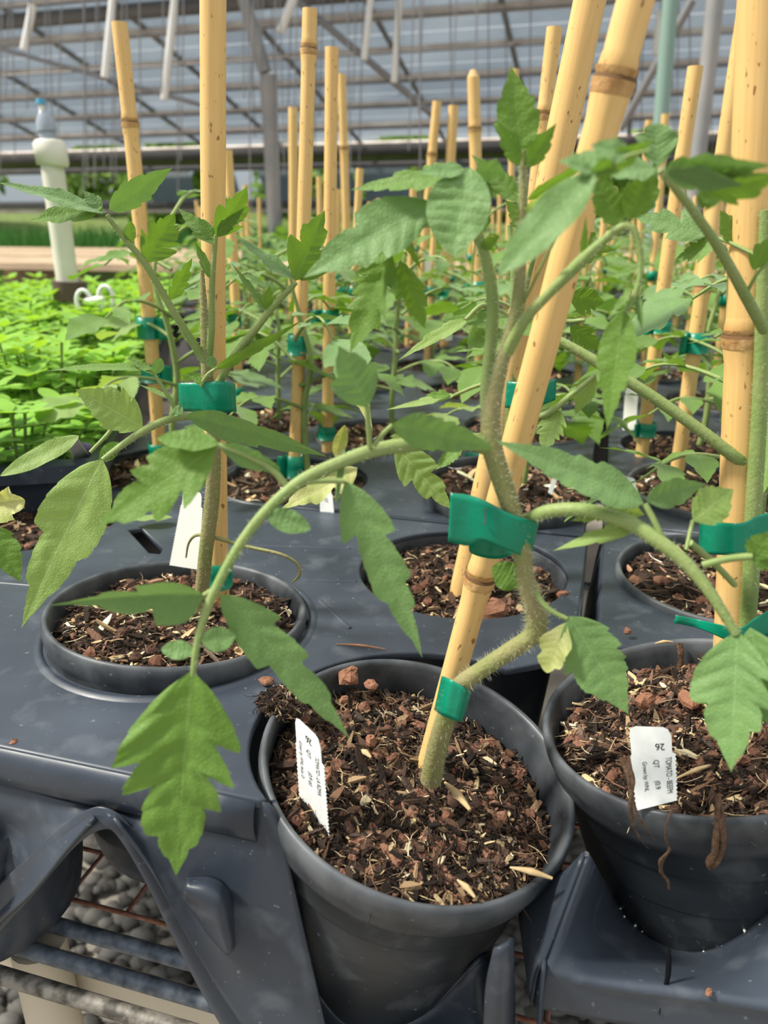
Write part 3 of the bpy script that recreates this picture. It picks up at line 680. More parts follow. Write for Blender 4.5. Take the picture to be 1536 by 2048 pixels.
mb = MB(); patch(mb, [[UV(.0105, .337, -.006), UV(.008, .337, -.02), UV(.006, .337, -.04), UV(.004, .337, -.06), UV(.003, .337, -.1)], [UV(.0105, .491, -.006), UV(.008, .491, -.02), UV(.006, .491, -.04), UV(.004, .491, -.06), UV(.003, .491, -.1)]], 4, 4); mb.build('side_wall', M['tray'], tray2)
mb = MB(); tube(mb, r0, .0009, 8); mb.build('pocket_edge', M['tray'], tray2)
mb = MB()    # dark split in the slope
sp_ = [(1340, 1893, .6), (1338, 1925, 5), (1336, 1955, 5), (1328, 1985, 3), (1322, 2008, 1.5), (1319, 2030, .4)]
zs = [-.0405, -.0435, -.0460, -.0493, -.054, -.058]
L_ = [Z(x - w, y, z + .0028) for (x, y, w), z in zip(sp_, zs)]; R_ = [Z(x + w, y, z + .0028) for (x, y, w), z in zip(sp_, zs)]
patch(mb, [L_, R_], 4, 1, .0006); tag(mb.build('split', mat('split dark', (.003, .003, .004), .9, .1), tray2), 'black crack in the plastic')
cup(tray2, cen['p9'], .059, .047, -.005, -.11)

# further trays (deck and side walls), rows behind
TR = []
def back_tray(u0, u1, v0, v1, label, z=-.002):
    holes = [(c.x, c.y, .0590) for n_, c in cen.items() if u0 + .03 < toUV(c)[0] < u1 - .03 and v0 + .04 < toUV(c)[1] < v1 - .03]
    t = empty('plant_tray', UV((u0 + u1) / 2, (v0 + v1) / 2, -.1), label, 'tray', 'trays in the rows behind' if 'rows' in label else None)
    place_mesh('deck', deck('deck', inUV([(u0, v0), (u1, v0), (u1, v1), (u0, v1)]), holes), 'tray', (0, 0, z), t)
    for a, b in (((u0, v0), (u1, v0)), ((u0, v0), (u0, v1)), ((u1, v0), (u1, v1))):
        mb = MB(); patch(mb, [[UV(*a, z), UV(*b, z)], [UV(*a, z - .05), UV(*b, z - .05)]], 2, 2); mb.build('side_wall', M['tray'], t)
    return t
back_tray(-.41, -.004, .47, .82, 'black plastic tray carrying the pots behind the left pot')
back_tray(.0105, .50, .497, .82, 'black plastic tray carrying the pots behind the right stake')
k = 0
far = []; farn = []; CR = G(195, 925, .027)
row = 0; v = .90
while v < 2.35:
    for c_ in range(-8, 12):
        u = -.02 + c_ * .142 + (row % 2) * .071 + U(-.008, .008); q = UV(u, v + U(-.01, .01), U(-.003, .006))
        px = 768 + F * q.x / dep(q)
        if -80 < px < 1640 and not ((q.x - CR.x) * .98 + (q.y - CR.y) * .2 < .07 and q.y < 1.85): far.append(q); farn.append((row, sum(1 for w_ in farn if w_[0] == row)))
    v += .165; row += 1
for (v0, v1) in ((.83, 1.32), (1.33, 1.82), (1.83, 2.4)):
    for (u0, u1) in ((-.47, -.004), (.0105, .5), (.51, 1.0), (-.98, -.48)):
        if u0 < -.47 and v0 < 1.8: continue
        t = empty('plant_tray', UV((u0 + u1) / 2, (v0 + v1) / 2, -.1), 'black plastic tray in the blurred back rows, %s depth, %s' % ({.83: 'nearest', 1.33: 'middle', 1.83: 'farthest'}[v0], {-.47: 'left of centre', .0105: 'right of centre', .51: 'far right', -.98: 'far left'}[u0]), 'tray', 'trays in the blurred rows at the back')
        hs = [(c.x, c.y, .055) for c in far if u0 + .06 < toUV(c)[0] < u1 - .06 and v0 + .06 < toUV(c)[1] < v1 - .06]
        place_mesh('deck', deck('deck', inUV([(u0, v0), (u1, v0), (u1, v1), (u0, v1)]), hs), 'tray', (0, 0, -.004), t)

# ================================================================= POTS
def tiltm(nx, ny):
    return Vector((nx, ny, 1)).normalized().to_track_quat('Z', 'Y').to_matrix() if (nx or ny) else Matrix.Identity(3)
PR = .062
PROF = [(.0440, -.108), (.0455, -.110), (.0475, -.106), (.0502, -.075), (.0533, -.045), (.0545, -.034), (.0550, -.032), (.0560, -.0300), (.0566, -.0215), (.0574, -.0205), (.0582, -.0192), (.0596, -.0170), (.0602, -.0150), (.0605, -.0125), (.0612, -.0105), (.0618, -.0080), (.0621, -.0040), (.0619, -.0014), (.0612, 0), (.0602, .0003), (.0592, -.0004), (.0585, -.0018), (.0582, -.0060), (.0576, -.0100), (.0555, -.022), (.053, -.05)]
def pot_mesh(seg=96):
    mb = MB(); pr = [(.001, -.109)] + PROF; lathe(mb, pr, seg); return mb
potme = pot_mesh().build('nursery_pot', M['pot'])
PL = {'left': 'round black pot sunk in the tray at the left, with the blank white tag', 'mid': 'round black pot in the second row, directly behind the tilted front pot', 'front': 'large black nursery pot tilted forward at the front centre, with the roma tag',
      'right': 'black pot at the front right with the beef tomato tag and hanging roots', 'p5': 'black pot beside the leafy planter, behind the left pot', 'p6': 'black pot behind the left stake, with pale yellow leaf over its rim', 'p7': 'grey black pot raised above the tray, behind the leaning front stake',
      'p8': 'black pot holding the stake with a pointed base, right of centre', 'p9': 'pot flush in the right tray, behind the right pot', 'p10': 'black pot with grey front rim, behind the right tray', 'p0': 'black pot at the far left edge, mostly hidden by the large pale leaf', 'p11': 'black pot in the third row, between the knobbly-topped stake and the tall left one', 'p12': 'black pot in the third row beside the leafy planter', 'p13': 'black pot in the third row behind the raised grey pot', 'p14': 'black pot at the right edge behind the split-top stake', 'p15': 'black pot at the far right of the third row'}
for i, (n_, c, nx, ny) in enumerate(POTDEF):
    o = potme if i == 0 else potme.copy()
    if i: col.objects.link(o)
    o.location = c; o.rotation_mode = 'QUATERNION'; o.rotation_quaternion = tiltm(nx, ny).to_quaternion()
    tag(o, PL[n_], 'pot')

# ================================================================= POTTING MIX
PAL = [((.016, .011, .008), 36), ((.042, .026, .018), 26), ((.10, .055, .036), 13), ((.17, .095, .06), 9), ((.30, .20, .11), 8), ((.52, .40, .22), 7), ((.66, .55, .36), 4), ((.09, .065, .05), 10)]
PALW = [w for _, w in PAL]
def pcol(bright=1.0):
    c = random.choices(PAL, PALW)[0][0]; k = U(.75, 1.3) * bright; return tuple(min(1, q * k) for q in c)
def chip(mb, c, ln, wd, th, colr, tiltmax=.6):
    a = U(0, 6.283); ti = U(-tiltmax, tiltmax)
    t = Vector((math.cos(a) * math.cos(ti), math.sin(a) * math.cos(ti), math.sin(ti))); s = Vector((-math.sin(a), math.cos(a), U(-.5, .5))).normalized(); n_ = t.cross(s).normalized()
    bend = U(-.25, .25) * ln; sb = U(-.2, .2) * ln; vs = []
    for u, w in ((-.5, U(.1, .6)), (-.15, U(.8, 1)), (.2, U(.7, 1)), (.5, U(.1, .5))):
        q = c + t * u * ln + n_ * bend * (.25 - u * u) + s * sb * (.25 - u * u)
        for x, y in ((-1, -1), (1, -1), (1, 1), (-1, 1)): vs.append(q + s * x * wd / 2 * w + n_ * y * th / 2)
    fs = [(3, 2, 1, 0), (12, 13, 14, 15)]
    for i in range(3):
        for k in range(4): fs.append((i * 4 + k, i * 4 + (k + 1) % 4, (i + 1) * 4 + (k + 1) % 4, (i + 1) * 4 + k))
    mb.add(vs, fs, 0, colr, flat=True)
def fibre(mb, c, ln, r, colr):
    a = U(0, 6.283); pts = [c]; 
    for i in range(3):
        a += U(-.8, .8); pts.append(pts[-1] + Vector((math.cos(a), math.sin(a), U(-.25, .3))) * ln / 3)
    tube(mb, pts, [r, r * .9, r * .7, r * .3], 4, sub=3, color=colr)
def chunk(mb, c, s, colr, rnd=.35):
    seg, ring = 7, 5; vs = []; a0 = U(0, 6); sc = Vector((U(.8, 1.3), U(.6, 1), U(.45, .8))); m_ = Matrix.Rotation(U(0, 6), 3, 'Z') @ Matrix.Rotation(U(-.5, .5), 3, 'X')
    for i in range(ring + 1):
        ph = math.pi * i / ring
        for k in range(seg):
            a = a0 + 2 * math.pi * k / seg; q = U(1 - rnd, 1.1) * s
            vs.append(Vector(c) + m_ @ Vector((math.sin(ph) * math.cos(a) * q * sc.x, math.sin(ph) * math.sin(a) * q * sc.y, math.cos(ph) * q * sc.z)))
    mb.add(vs, [(i * seg + k, i * seg + (k + 1) % seg, (i + 1) * seg + (k + 1) % seg, (i + 1) * seg + k) for i in range(ring) for k in range(seg)], 0, colr, flat=True)
def soil_geo(nchip, seedv, level=-.010, rs=.0562, bright=1.0, big=1.0, mound=.004, slope=(0, 0)):
    random.seed(seedv); mb = MB()
    NR, NA = (30, 96) if nchip > 900 else (14, 40)
    def hz(x, y):
        r = math.hypot(x, y) / rs
        return level + x * slope[0] + y * slope[1] + mound * (1 - r * r) + .0030 * noise.noise((x * 70 + seedv, y * 70, 0)) + .0016 * noise.noise((x * 220, y * 220, seedv)) + .0009 * noise.noise((x * 600, y * 600, seedv))
    vs = [Vector((0, 0, hz(0, 0)))]; fs = []
    for i in range(1, NR + 1):
        for k in range(NA):
            r = rs * i / NR; a = 2 * math.pi * k / NA; vs.append(Vector((r * math.cos(a), r * math.sin(a), hz(r * math.cos(a), r * math.sin(a)))))
    for k in range(NA): fs.append((0, 1 + k, 1 + (k + 1) % NA))
    for i in range(NR - 1):
        for k in range(NA): fs.append((1 + i * NA + k, 1 + (i + 1) * NA + k, 1 + (i + 1) * NA + (k + 1) % NA, 1 + i * NA + (k + 1) % NA))
    for f in fs:
        q = vs[f[1]]; d = .6 + 1.0 * R(); mb.add([], [], 0)
    o = len(mb.v); mb.v += [tuple(v_) for v_ in vs]
    for f in fs:
        k_ = U(.5, 1.5) * bright; mb.cc[len(mb.f)] = (.016 * k_, .010 * k_, .007 * k_); mb.f.append(tuple(o + q for q in f)); mb.mi.append(0)
    def rp_(m=.97):
        r = rs * m * math.sqrt(R()); a = U(0, 6.283); x, y = r * math.cos(a), r * math.sin(a); return Vector((x, y, hz(x, y)))
    for _ in range(nchip):
        c = rp_(); x = R()
        if x < .50: q_ = random.choice((.5, .6, .7, .9, 1, 1.8)); chip(mb, c + Vector((0, 0, U(0, .0018))), U(.0022, .0075) * big * q_, U(.0006, .0018) * big * q_, U(.0003, .0009) * q_, pcol(bright))
        elif x < .70: fibre(mb, c + Vector((0, 0, U(.0004, .0022))), U(.005, .014), U(.00012, .00032), pcol(bright * 1.1))
        elif x < .97: chunk(mb, c + Vector((0, 0, U(-.0002, .001))), U(.0007, .0019) * big, random.choice([(.022, .014, .010), (.04, .024, .015), (.015, .010, .008), (.07, .038, .022)]), .4)
        else: chunk(mb, c + Vector((0, 0, .0006)), U(.0020, .0038) * big, random.choice([(.16, .075, .048), (.22, .11, .07), (.09, .05, .035)]), .3)
    return mb
def add_soil(n_, nchip, level, label, bright=1.0, big=1.0, rs=.0562, mound=.004, wslope=(0, 0)):
    c = cen[n_]; d = [q for q in POTDEF if q[0] == n_][0]
    w_ = tiltm(d[2], d[3]).transposed() @ Vector((wslope[0], wslope[1], 0)); mb = soil_geo(nchip, hash_(n_), level, rs, bright, big, mound, (w_.x, w_.y))
    o = mb.build('potting_mix', M['soil']); o.location = c; o.rotation_mode = 'QUATERNION'; o.rotation_quaternion = tiltm(d[2], d[3]).to_quaternion()
    return tag(o, label, 'potting mix', kind='stuff')
def hash_(s): return sum(ord(c) * (i + 3) for i, c in enumerate(s)) % 997
add_soil('front', 7600, -.0140, 'dark bark and straw potting mix filling the tilted front pot', .8, 1.05, wslope=(-.07, -.05), mound=.003)
add_soil('right', 5600, -.0125, 'bark and straw potting mix filling the front right pot', 1.15, 1.1)
add_soil('left', 2400, -.0085, 'reddish bark potting mix filling the left pot', 1.6, 1.25)
add_soil('mid', 2200, -.0100, 'dark bark potting mix in the pot behind the front pot', 1.1, 1.2)
for n_, lb, br in (('p5', 'red-brown bark mix in the pot beside the leafy planter', 2.2), ('p6', 'bark mix in the pot behind the left stake', 1.8), ('p7', 'red bark mix in the raised pot behind the leaning stake', 2.4), ('p8', 'dark bark mix in the pot with the pointed stake', 1.4),
                   ('p9', 'straw-topped bark mix in the pot behind the right pot', 2.2), ('p10', 'bark mix in the pot with the grey front rim', 2.4), ('p0', 'bark mix in the pot at the far left edge', 1.5), ('p11', 'bark mix in the third-row pot left of the knobbly-topped stake', 2), ('p12', 'bark mix in the third-row pot beside the planter', 2), ('p13', 'bark mix in the third-row pot behind the raised pot', 2.2), ('p14', 'bark mix in the right edge pot behind the split-top stake', 2), ('p15', 'bark mix in the farthest right third-row pot', 2)):
    add_soil(n_, 800, -.007, lb, br, 1.5)
# far pots with their mix as a part
random.seed(3)
fs_ = soil_geo(260, 5, -.006, .0562, 2.2, 1.9); farsoil = fs_.build('potting_mix', M['soil'])
lp = pot_mesh(32); farpot = lp.build('nursery_pot', M['pot'])
random.seed(11)
for i, q in enumerate(far):
    o = farpot if i == 0 else farpot.copy(); s = farsoil if i == 0 else farsoil.copy()
    if i: col.objects.link(o); col.objects.link(s)
    s.parent = o; o.location = q; o.rotation_euler.z = U(0, 6)
    tag(o, 'small black pot in the %s blurred back row, %s from the left' % (ORD[farn[i][0]], ORD[farn[i][1]]), 'pot', 'pots in the blurred back rows')

# loose big bark pieces: (px, py, pot, size, label)
def bark(px, py, zc, s, label, sc=None, m_='bark', name='bark_chunk'):
    mb = MB(); chunk(mb, (0, 0, 0), s, None, .25); o = mb.build(name, M[m_]); o.location = G(px, py, zc + (.006 if zc < -.0055 and zc > -.03 else 0)); 
    return tag(o, label, 'bark chip' if m_ == 'bark' else 'wood chip')
random.seed(21)
bark(697, 1352, -.008, .0062, 'large flat red-brown bark chunk at the back left of the front pot')
bark(741, 1370, -.010, .0035, 'small red bark chunk right of the large flat one')
bark(742, 1482, -.016, .0038, 'rounded red bark chunk right of the roma tag')
bark(688, 1400, -.012, .0032, 'brown bark chunk below the largest flat chunk in the front pot')
bark(1018, 1505, -.020, .0022, 'round orange-brown bark bit right of the stem base')
bark(648, 1545, -.018, .0036, 'squarish red bark chunk touching the right edge of the roma tag')
bark(532, 1362, .003, .0032, 'dark red bark bit on the tray beside the large hanging leaf')
bark(28, 1485, .0008, .0023, 'small tan bark chip lying on the tray at the left')
bark(978, 1222, -.002, .0105, 'largest rough red bark chunk, in the pot behind the leaning stake')
bark(1125, 1190, .000, .0042, 'bark chunk at the right rim of the pot behind the front pot')
bark(1012, 1262, -.004, .0040, 'pale bark bit at the front rim of the second-row pot')
bark(1380, 1400, -.006, .0058, 'rough orange bark chunk behind the beef tomato tag')
bark(1290, 1400, -.007, .0048, 'brown bark piece behind the beef tomato tag, left of the orange chunk')
bark(1255, 1262, .000, .0026, 'reddish bark flake on the right tray behind the pot')
bark(1148, 1228 + 60, .004, .0020, 'tiny bark flake in the dark gap between the trays')
bark(1418, 1985, -.044, .0015, 'tiny brown bark flake on the sloping tray front')
def sliver(p, q, w, z, label, m_='straw'):
    a = G(*p, z); b = G(*q, z + .0006); mb = MB(); tube(mb, [a, (a + b) / 2 + Vector((0, 0, .0006)), b], [w * .3, w, w * .4], 5, sub=4)
    return tag(mb.build('wood_sliver', M[m_]), label, 'wood chip')
sliver((672, 1288), (770, 1298), .0007, .0015, 'thin dark wood sliver on the tray above the front pot', 'bark')
sliver((518, 1318), (545, 1330), .0009, .0015, 'pale wood sliver on the tray left of the front pot')
sliver((1310, 1287), (1345, 1284), .0009, .004, 'pale wood sliver resting on the back rim of the right pot')
sliver((1020, 1735), (1105, 1757), .0013, -.020, 'pale straw sliver lying against the front rim inside the front pot')
sliver((890, 1565), (940, 1620), .0018, -.016, 'orange split twig lying in front of the stem base')
sliver((720, 1500), (742, 1515), .0014, -.012, 'white wood sliver in the mix right of the roma tag')
sliver((1345, 1560), (1440, 1525), .0009, -.006, 'long straw sliver right of the beef tomato tag')
sliver((915, 1760), (950, 1795), .0012, -.020, 'pale split straw near the front rim of the front pot')
sliver((1400, 1440), (1425, 1470), .0012, -.006, 'yellow straw piece beside the blurred big leaf')

random.seed(61); mb = MB()
for _ in range(420):
    a_ = U(0, 6.28); r_ = math.sqrt(R()); p_ = G(565 + math.cos(a_) * r_ * 52, 1405 + math.sin(a_) * r_ * 34, .001 + (1 - r_) * U(0, .007))
    if R() < .45: chip(mb, p_, U(.001, .004), U(.0004, .001), U(.0003, .0006), pcol(.8), .9)
    elif R() < .5: fibre(mb, p_, U(.004, .010), U(.0001, .00025), pcol(.9))
    else: chunk(mb, p_, U(.0006, .0016), random.choice([(.03, .019, .013), (.05, .03, .02), (.018, .012, .009)]), .4)
tag(mb.build('peat_clump', M['soil']), 'clump of dark fibrous peat spilled over the back left rim of the front pot', 'peat', kind='stuff')
# ================================================================= STAKES
STK = {}
def stake(key, top, base, wpx, label, nodes=(), Ytop=None, zb=-.006, cat='stake', group=None, refy=None):
    B = G(base[0], base[1], zb); T = PY(top[0], top[1], Ytop if Ytop else B.y)
    ax = (T - B); L = ax.length; t = ax.normalized(); B2 = B - t * .02
    # reference width at the given py
    refy = refy if refy is not None else max(top[1], 0)
    f_ = (refy - base[1]) / (top[1] - base[1]); refp = B.lerp(T, f_); r = wpx * dep(refp) / F / 2
    STK[key] = (B, T, r)
    root = empty('bamboo_stake', B, label, cat, group)
    mb = MB(); pts = [B2]; rad = [r]; m_ = 14
    ns = sorted(nodes)
    prof = []   # (dist, scale)
    prof.append((-.02, .93)); 
    d = 0
    zsamp = [i * L / 24 for i in range(25)]
    for nn in ns: zsamp += [nn * L + q for q in (-.010, -.005, -.002, -.0008, .0008, .002, .006)]
    zsamp = sorted(z for z in zsamp if 0 <= z <= L)
    for z in zsamp:
        s = 1.0 + .015 * math.sin(z * 60 + len(key))
        for nn in ns:
            x = z - nn * L
            if -.010 < x < 0: s += .19 * (1 + x / .010)
            elif 0 <= x < .0011: s -= .02
            elif .0011 <= x < .006: s += .15 * (1 - x / .006)
        prof.append((z, s))
    q = t.to_track_quat('Z', 'Y').to_matrix()
    vs = []; seg = 20
    bend = Vector((U(-1, 1), U(-1, 1), 0)) * r * .25
    for z, s in prof:
        c = B + t * z + bend * math.sin(math.pi * max(0, z) / L)
        for k in range(seg): vs.append(c + q @ Vector((math.cos(2 * math.pi * k / seg), math.sin(2 * math.pi * k / seg), 0)) * r * s)
    fs = []; n_ = len(prof)
    for i in range(n_ - 1):
        for k in range(seg): fs.append((i * seg + k, i * seg + (k + 1) % seg, (i + 1) * seg + (k + 1) % seg, (i + 1) * seg + k))
    mb.add([v - B for v in vs], fs)
    cane = mb.build('cane', M['bamboo']); cane.parent = root
    # make texture run along the cane: express mesh in cane axes
    mi_ = q.inverted().to_4x4(); cane.data.transform(mi_); cane.rotation_mode = 'QUATERNION'; cane.rotation_quaternion = q.to_quaternion()
    mb = MB(); rim = [v - B for v in vs[-seg:]]; cc = T - B
    inn = [cc + (v - cc) * .45 for v in rim]; low = [v - t * .004 for v in inn]
    mb.add(rim + inn + low, [(k, (k + 1) % seg, seg + (k + 1) % seg, seg + k) for k in range(seg)] + [(seg + k, seg + (k + 1) % seg, 2 * seg + (k + 1) % seg, 2 * seg + k) for k in range(seg)] + [tuple(2 * seg + k for k in range(seg))], flat=True)
    e_ = mb.build('cut_end', M['bamboo_end']); e_.parent = root
    for nn in ns:
        mb = MB(); c = B + t * nn * L + bend * math.sin(math.pi * nn) - B
        def ring(z0, r0, z1, r1, mi): 
            v_ = [c + t * z + q @ Vector((math.cos(2 * math.pi * k / seg), math.sin(2 * math.pi * k / seg), 0)) * rr_ for z, rr_ in ((z0, r0), ((z0 + z1) / 2, (r0 + r1) / 2 + r * .02), (z1, r1)) for k in range(seg)]
            mb.add(v_, [(i * seg + k, i * seg + (k + 1) % seg, (i + 1) * seg + (k + 1) % seg, (i + 1) * seg + k) for i in range(2) for k in range(seg)], mi)
        ring(-.0042, r * 1.13, -.0006, r * 1.21, 0); ring(-.0006, r * 1.21, .0004, r * 1.08, 1); ring(.0004, r * 1.06, .0022, r * 1.18, 0)
        nd = mb.build('node', [M['bamboo_node'], M['bamboo_dark']]); nd.parent = root
    return root
random.seed(5)
stake('B', (1282, -40), (858, 1530), 73, 'thick bamboo stake leaning right out of the tilted front pot', (.34, .92), zb=-.022, Ytop=.228, refy=100)
stake('A', (1188, -40), (926, 1172), 64, 'bamboo stake leaning right just behind the thick leaning front stake', (.52,), refy=100, Ytop=.37)
stake('C', (1524, -40), (1456, 1430), 76, 'thick bamboo stake of the front right pot, at the right edge', (.60,), zb=-.006, refy=700)
stake('L', (426, -40), (440, 1240), 52, 'tall straight bamboo stake in the left pot, rising out of the top of the photo', (), refy=100, Ytop=.335)
S1 = [('s1', (239, 45), (320, 905), 31, (.80,), 'leftmost bamboo stake, noded above the middle, beside the leafy planter'), ('s3', (620, 18), (588, 950), 30, (.93, .30), 'tall stake with a knobbly joint near its top, left of centre'),
      ('s4', (664, 95), (655, 902), 27, (), 'smooth stake just right of the knobbly-topped one'), ('s8', (1109, 55), (1005, 930), 31, (.83,), 'stake with a cracked dark joint near its top, behind the pointed top leaf'),
      ('s11', (1391, 133), (1283, 912), 30, (.25,), 'stake right of centre with a pointed base above the mix'), ('s12', (1494, 4), (1353, 952), 34, (.45,), 'stake with split top near the right edge')]
for k_, tp, bs, w, nd, lb in S1: stake(k_, tp, bs, w, lb, nd, zb=.0)
for k_, tp, w, lb, bs in (('s5', (683, 148), 17, 'thin stake right behind the smooth stake left of centre', (697, 640)), ('s6', (586, 215), 19, 'short stake left of the knobbly-topped stake', (585, 700)), ('s7', (946, 127), 25, 'stake with a joint near its top, left of the pointed top leaf', (960, 720)),
                      ('s9', (907, 211), 20, 'blurred stake, middle one of the three left of the pointed leaf', (888, 690)), ('s10', (874, 203), 18, 'blurred stake, leftmost of the three left of the pointed leaf', (832, 690)), ('s14', (455, 300), 20, 'thin stake hidden behind the tall left stake', (478, 810)),
                      ('s15', (1298, 240), 14, 'small far stake behind the right-hand leaves', (1268, 640)), ('s16', (1331, 228), 16, 'small far stake next to the pale green tube', (1300, 650)), ('s17', (1487, 248), 16, 'small far stake between the two right edge stakes', (1430, 640)), ('s18', (1031, 138), 14, 'small far stake peeking behind the pointed top leaf', (1010, 660)), ('s19', (1500, 244), 14, 'small far stake just left of the right edge stake', (1470, 660))):
    stake(k_, tp, bs, w, lb, (.80,) if k_ in ('s7', 's10') else ((.72,) if k_ == 's5' else ()), zb=0)
S14 = 0

# ================================================================= GREEN TIES
def strip_tie(pts, label, staple=None, name='green_tie'):
    root = empty(name, PY(pts[0][0], pts[0][1], pts[0][4]), label, 'tie tape')
    mb = MB(); top = [PY(a, b, y) for a, b, c, d, y in pts]; bot = [PY(c, d, y) for a, b, c, d, y in pts]
    midr = [(p + q) / 2 + Vector((0, -.0003, 0)) for p, q in zip(top, bot)]
    patch(mb, [top, midr, bot], 6, 4, .0002); mb.build('tape', M['tape'], root)
    if staple:
        mb = MB(); tube(mb, [PY(*s_) for s_ in staple], .00028, 6); mb.build('staple', M['steel'], root)
    return root
def ring_tie(key, py, hpx, label, flap=0, grow=1.25, flapdir=1, group=None):
    B, T, r = STK[key]; t = (T - B).normalized()
    lo, hi = 0., 1.
    def prj(p): d = dep(p); return 1024 + F * (-(p.z - H) * CT - p.y * ST) / d
    for _ in range(40):
        m_ = (lo + hi) / 2
        if prj(B.lerp(T, m_)) > py: lo = m_
        else: hi = m_
    c = B.lerp(T, lo); h = hpx * dep(c) / F / CT; q = t.to_track_quat('Z', 'Y').to_matrix(); rr_ = r * grow
    root = empty('green_tie', c, label, 'tie tape', group)
    mb = MB(); vs = []; seg = 24; ov = Vector((0, 0, 0))
    prof = []
    for k in range(seg + 1):
        a = 2 * math.pi * k / seg; x = math.cos(a) * rr_ * (1.25 if math.cos(a) * -flapdir > 0 else 1.0); y = math.sin(a) * rr_
        prof.append(Vector((x, y, 0)))
    xw = Vector((1, 0, 0)); xw = (xw - t * xw.dot(t)).normalized(); yw = t.cross(xw)
    P = [[c + t * zz + xw * p_.x + yw * p_.y for p_ in prof] for zz in (-h / 2, 0, h / 2)]
    A = [v_ - c for r_ in P for v_ in r_]; n_ = seg + 1
    B_ = [c_ * 1.0 + (xw * prof[i % n_].x + yw * prof[i % n_].y).normalized() * -.0002 for i, c_ in enumerate(A)]
    k0 = len(A); fs = [(i * n_ + j, i * n_ + j + 1, (i + 1) * n_ + j + 1, (i + 1) * n_ + j) for i in range(2) for j in range(seg)]
    fs += [(k0 + d_, k0 + c_, k0 + b_, k0 + a_) for a_, b_, c_, d_ in fs[:]]
    fs += [(j, j + 1, k0 + j + 1, k0 + j) for j in range(seg)] + [(2 * n_ + j, 2 * n_ + j + 1, k0 + 2 * n_ + j + 1, k0 + 2 * n_ + j) for j in range(seg)]
    mb.add(A, [])
    mb.v += [tuple(v_) for v_ in B_]
    for f in fs: mb.f.append(f); mb.mi.append(0)
    o = mb.build('tape', M['tape']); o.parent = root
    if flap:
        mb = MB(); fl = flap * dep(c) / F; dx = xw * flapdir
        rows = [[dx * (rr_ * .9) + t * z_ - yw * .0 + Vector((0, -rr_ * .3, 0)), dx * (rr_ + fl * .5) + t * (z_ - .0006) + Vector((0, -rr_ * .7, 0)), dx * (rr_ + fl) + t * (z_ - .0015) + Vector((0, -rr_ * .2, 0))] for z_ in (h / 2, 0, -h / 2)]
        patch(mb, rows, 5, 3, .0003); o = mb.build('tape_end', M['tape']); o.parent = root
    return root
strip_tie([(901, 986, 896, 1082, .214), (938, 990, 934, 1091, .213), (972, 1002, 964, 1082, .211), (1018, 1026, 1008, 1098, .208), (1060, 1040, 1044, 1111, .209), (1077, 1046, 1060, 1113, .215), (1052, 1034, 1040, 1108, .229), (1000, 1030, 990, 1118, .236), (950, 1030, 945, 1108, .232), (940, 1020, 938, 1090, .222)],
          'wide green tape stapled around the leaning front stake and its stem', [(973, 1018, .2095), (971, 1022, .2085), (970, 1045, .2085), (971, 1049, .2095)])
strip_tie([(884, 1352, 869, 1420, .2345), (896, 1356, 882, 1428, .2215), (918, 1368, 902, 1438, .2185), (936, 1380, 918, 1443, .2195), (941, 1384, 922, 1443, .232), (915, 1370, 900, 1435, .243), (888, 1354, 874, 1424, .242)], 'green tape band at the base of the leaning front stake')
strip_tie([(357, 766, 360, 822, .322), (395, 765, 398, 823, .318), (412, 764, 412, 826, .3165), (440, 762, 440, 827, .3155), (464, 766, 467, 823, .319), (468, 768, 470, 824, .333), (440, 768, 440, 820, .345), (408, 768, 408, 820, .338)], 'green tape around the tall left stake and stem, with a flat tail to the left')
ring_tie('L', 1145, 52, 'green tape band low on the tall left stake, just above the mix', 0, 1.3)
strip_tie([(1400, 1040, 1396, 1108, .262), (1458, 1046, 1456, 1110, .2405), (1490, 1044, 1488, 1108, .2385), (1518, 1030, 1520, 1092, .242), (1560, 1020, 1560, 1085, .245)], 'green tape around the right edge stake at mid height')
strip_tie([(1352, 1230, 1346, 1245, .262), (1400, 1240, 1396, 1256, .26), (1445, 1250, 1442, 1275, .249), (1480, 1256, 1478, 1290, .246), (1510, 1236, 1510, 1276, .247), (1570, 1200, 1570, 1262, .25)], 'green tape low on the right edge stake, with a twisted tail to the left')
strip_tie([(1014, 762, 1010, 815, .352), (1040, 765, 1036, 817, .348), (1080, 768, 1076, 812, .348), (1112, 757, 1110, 800, .353)], 'green tape behind the leaning front stake, above mid height')
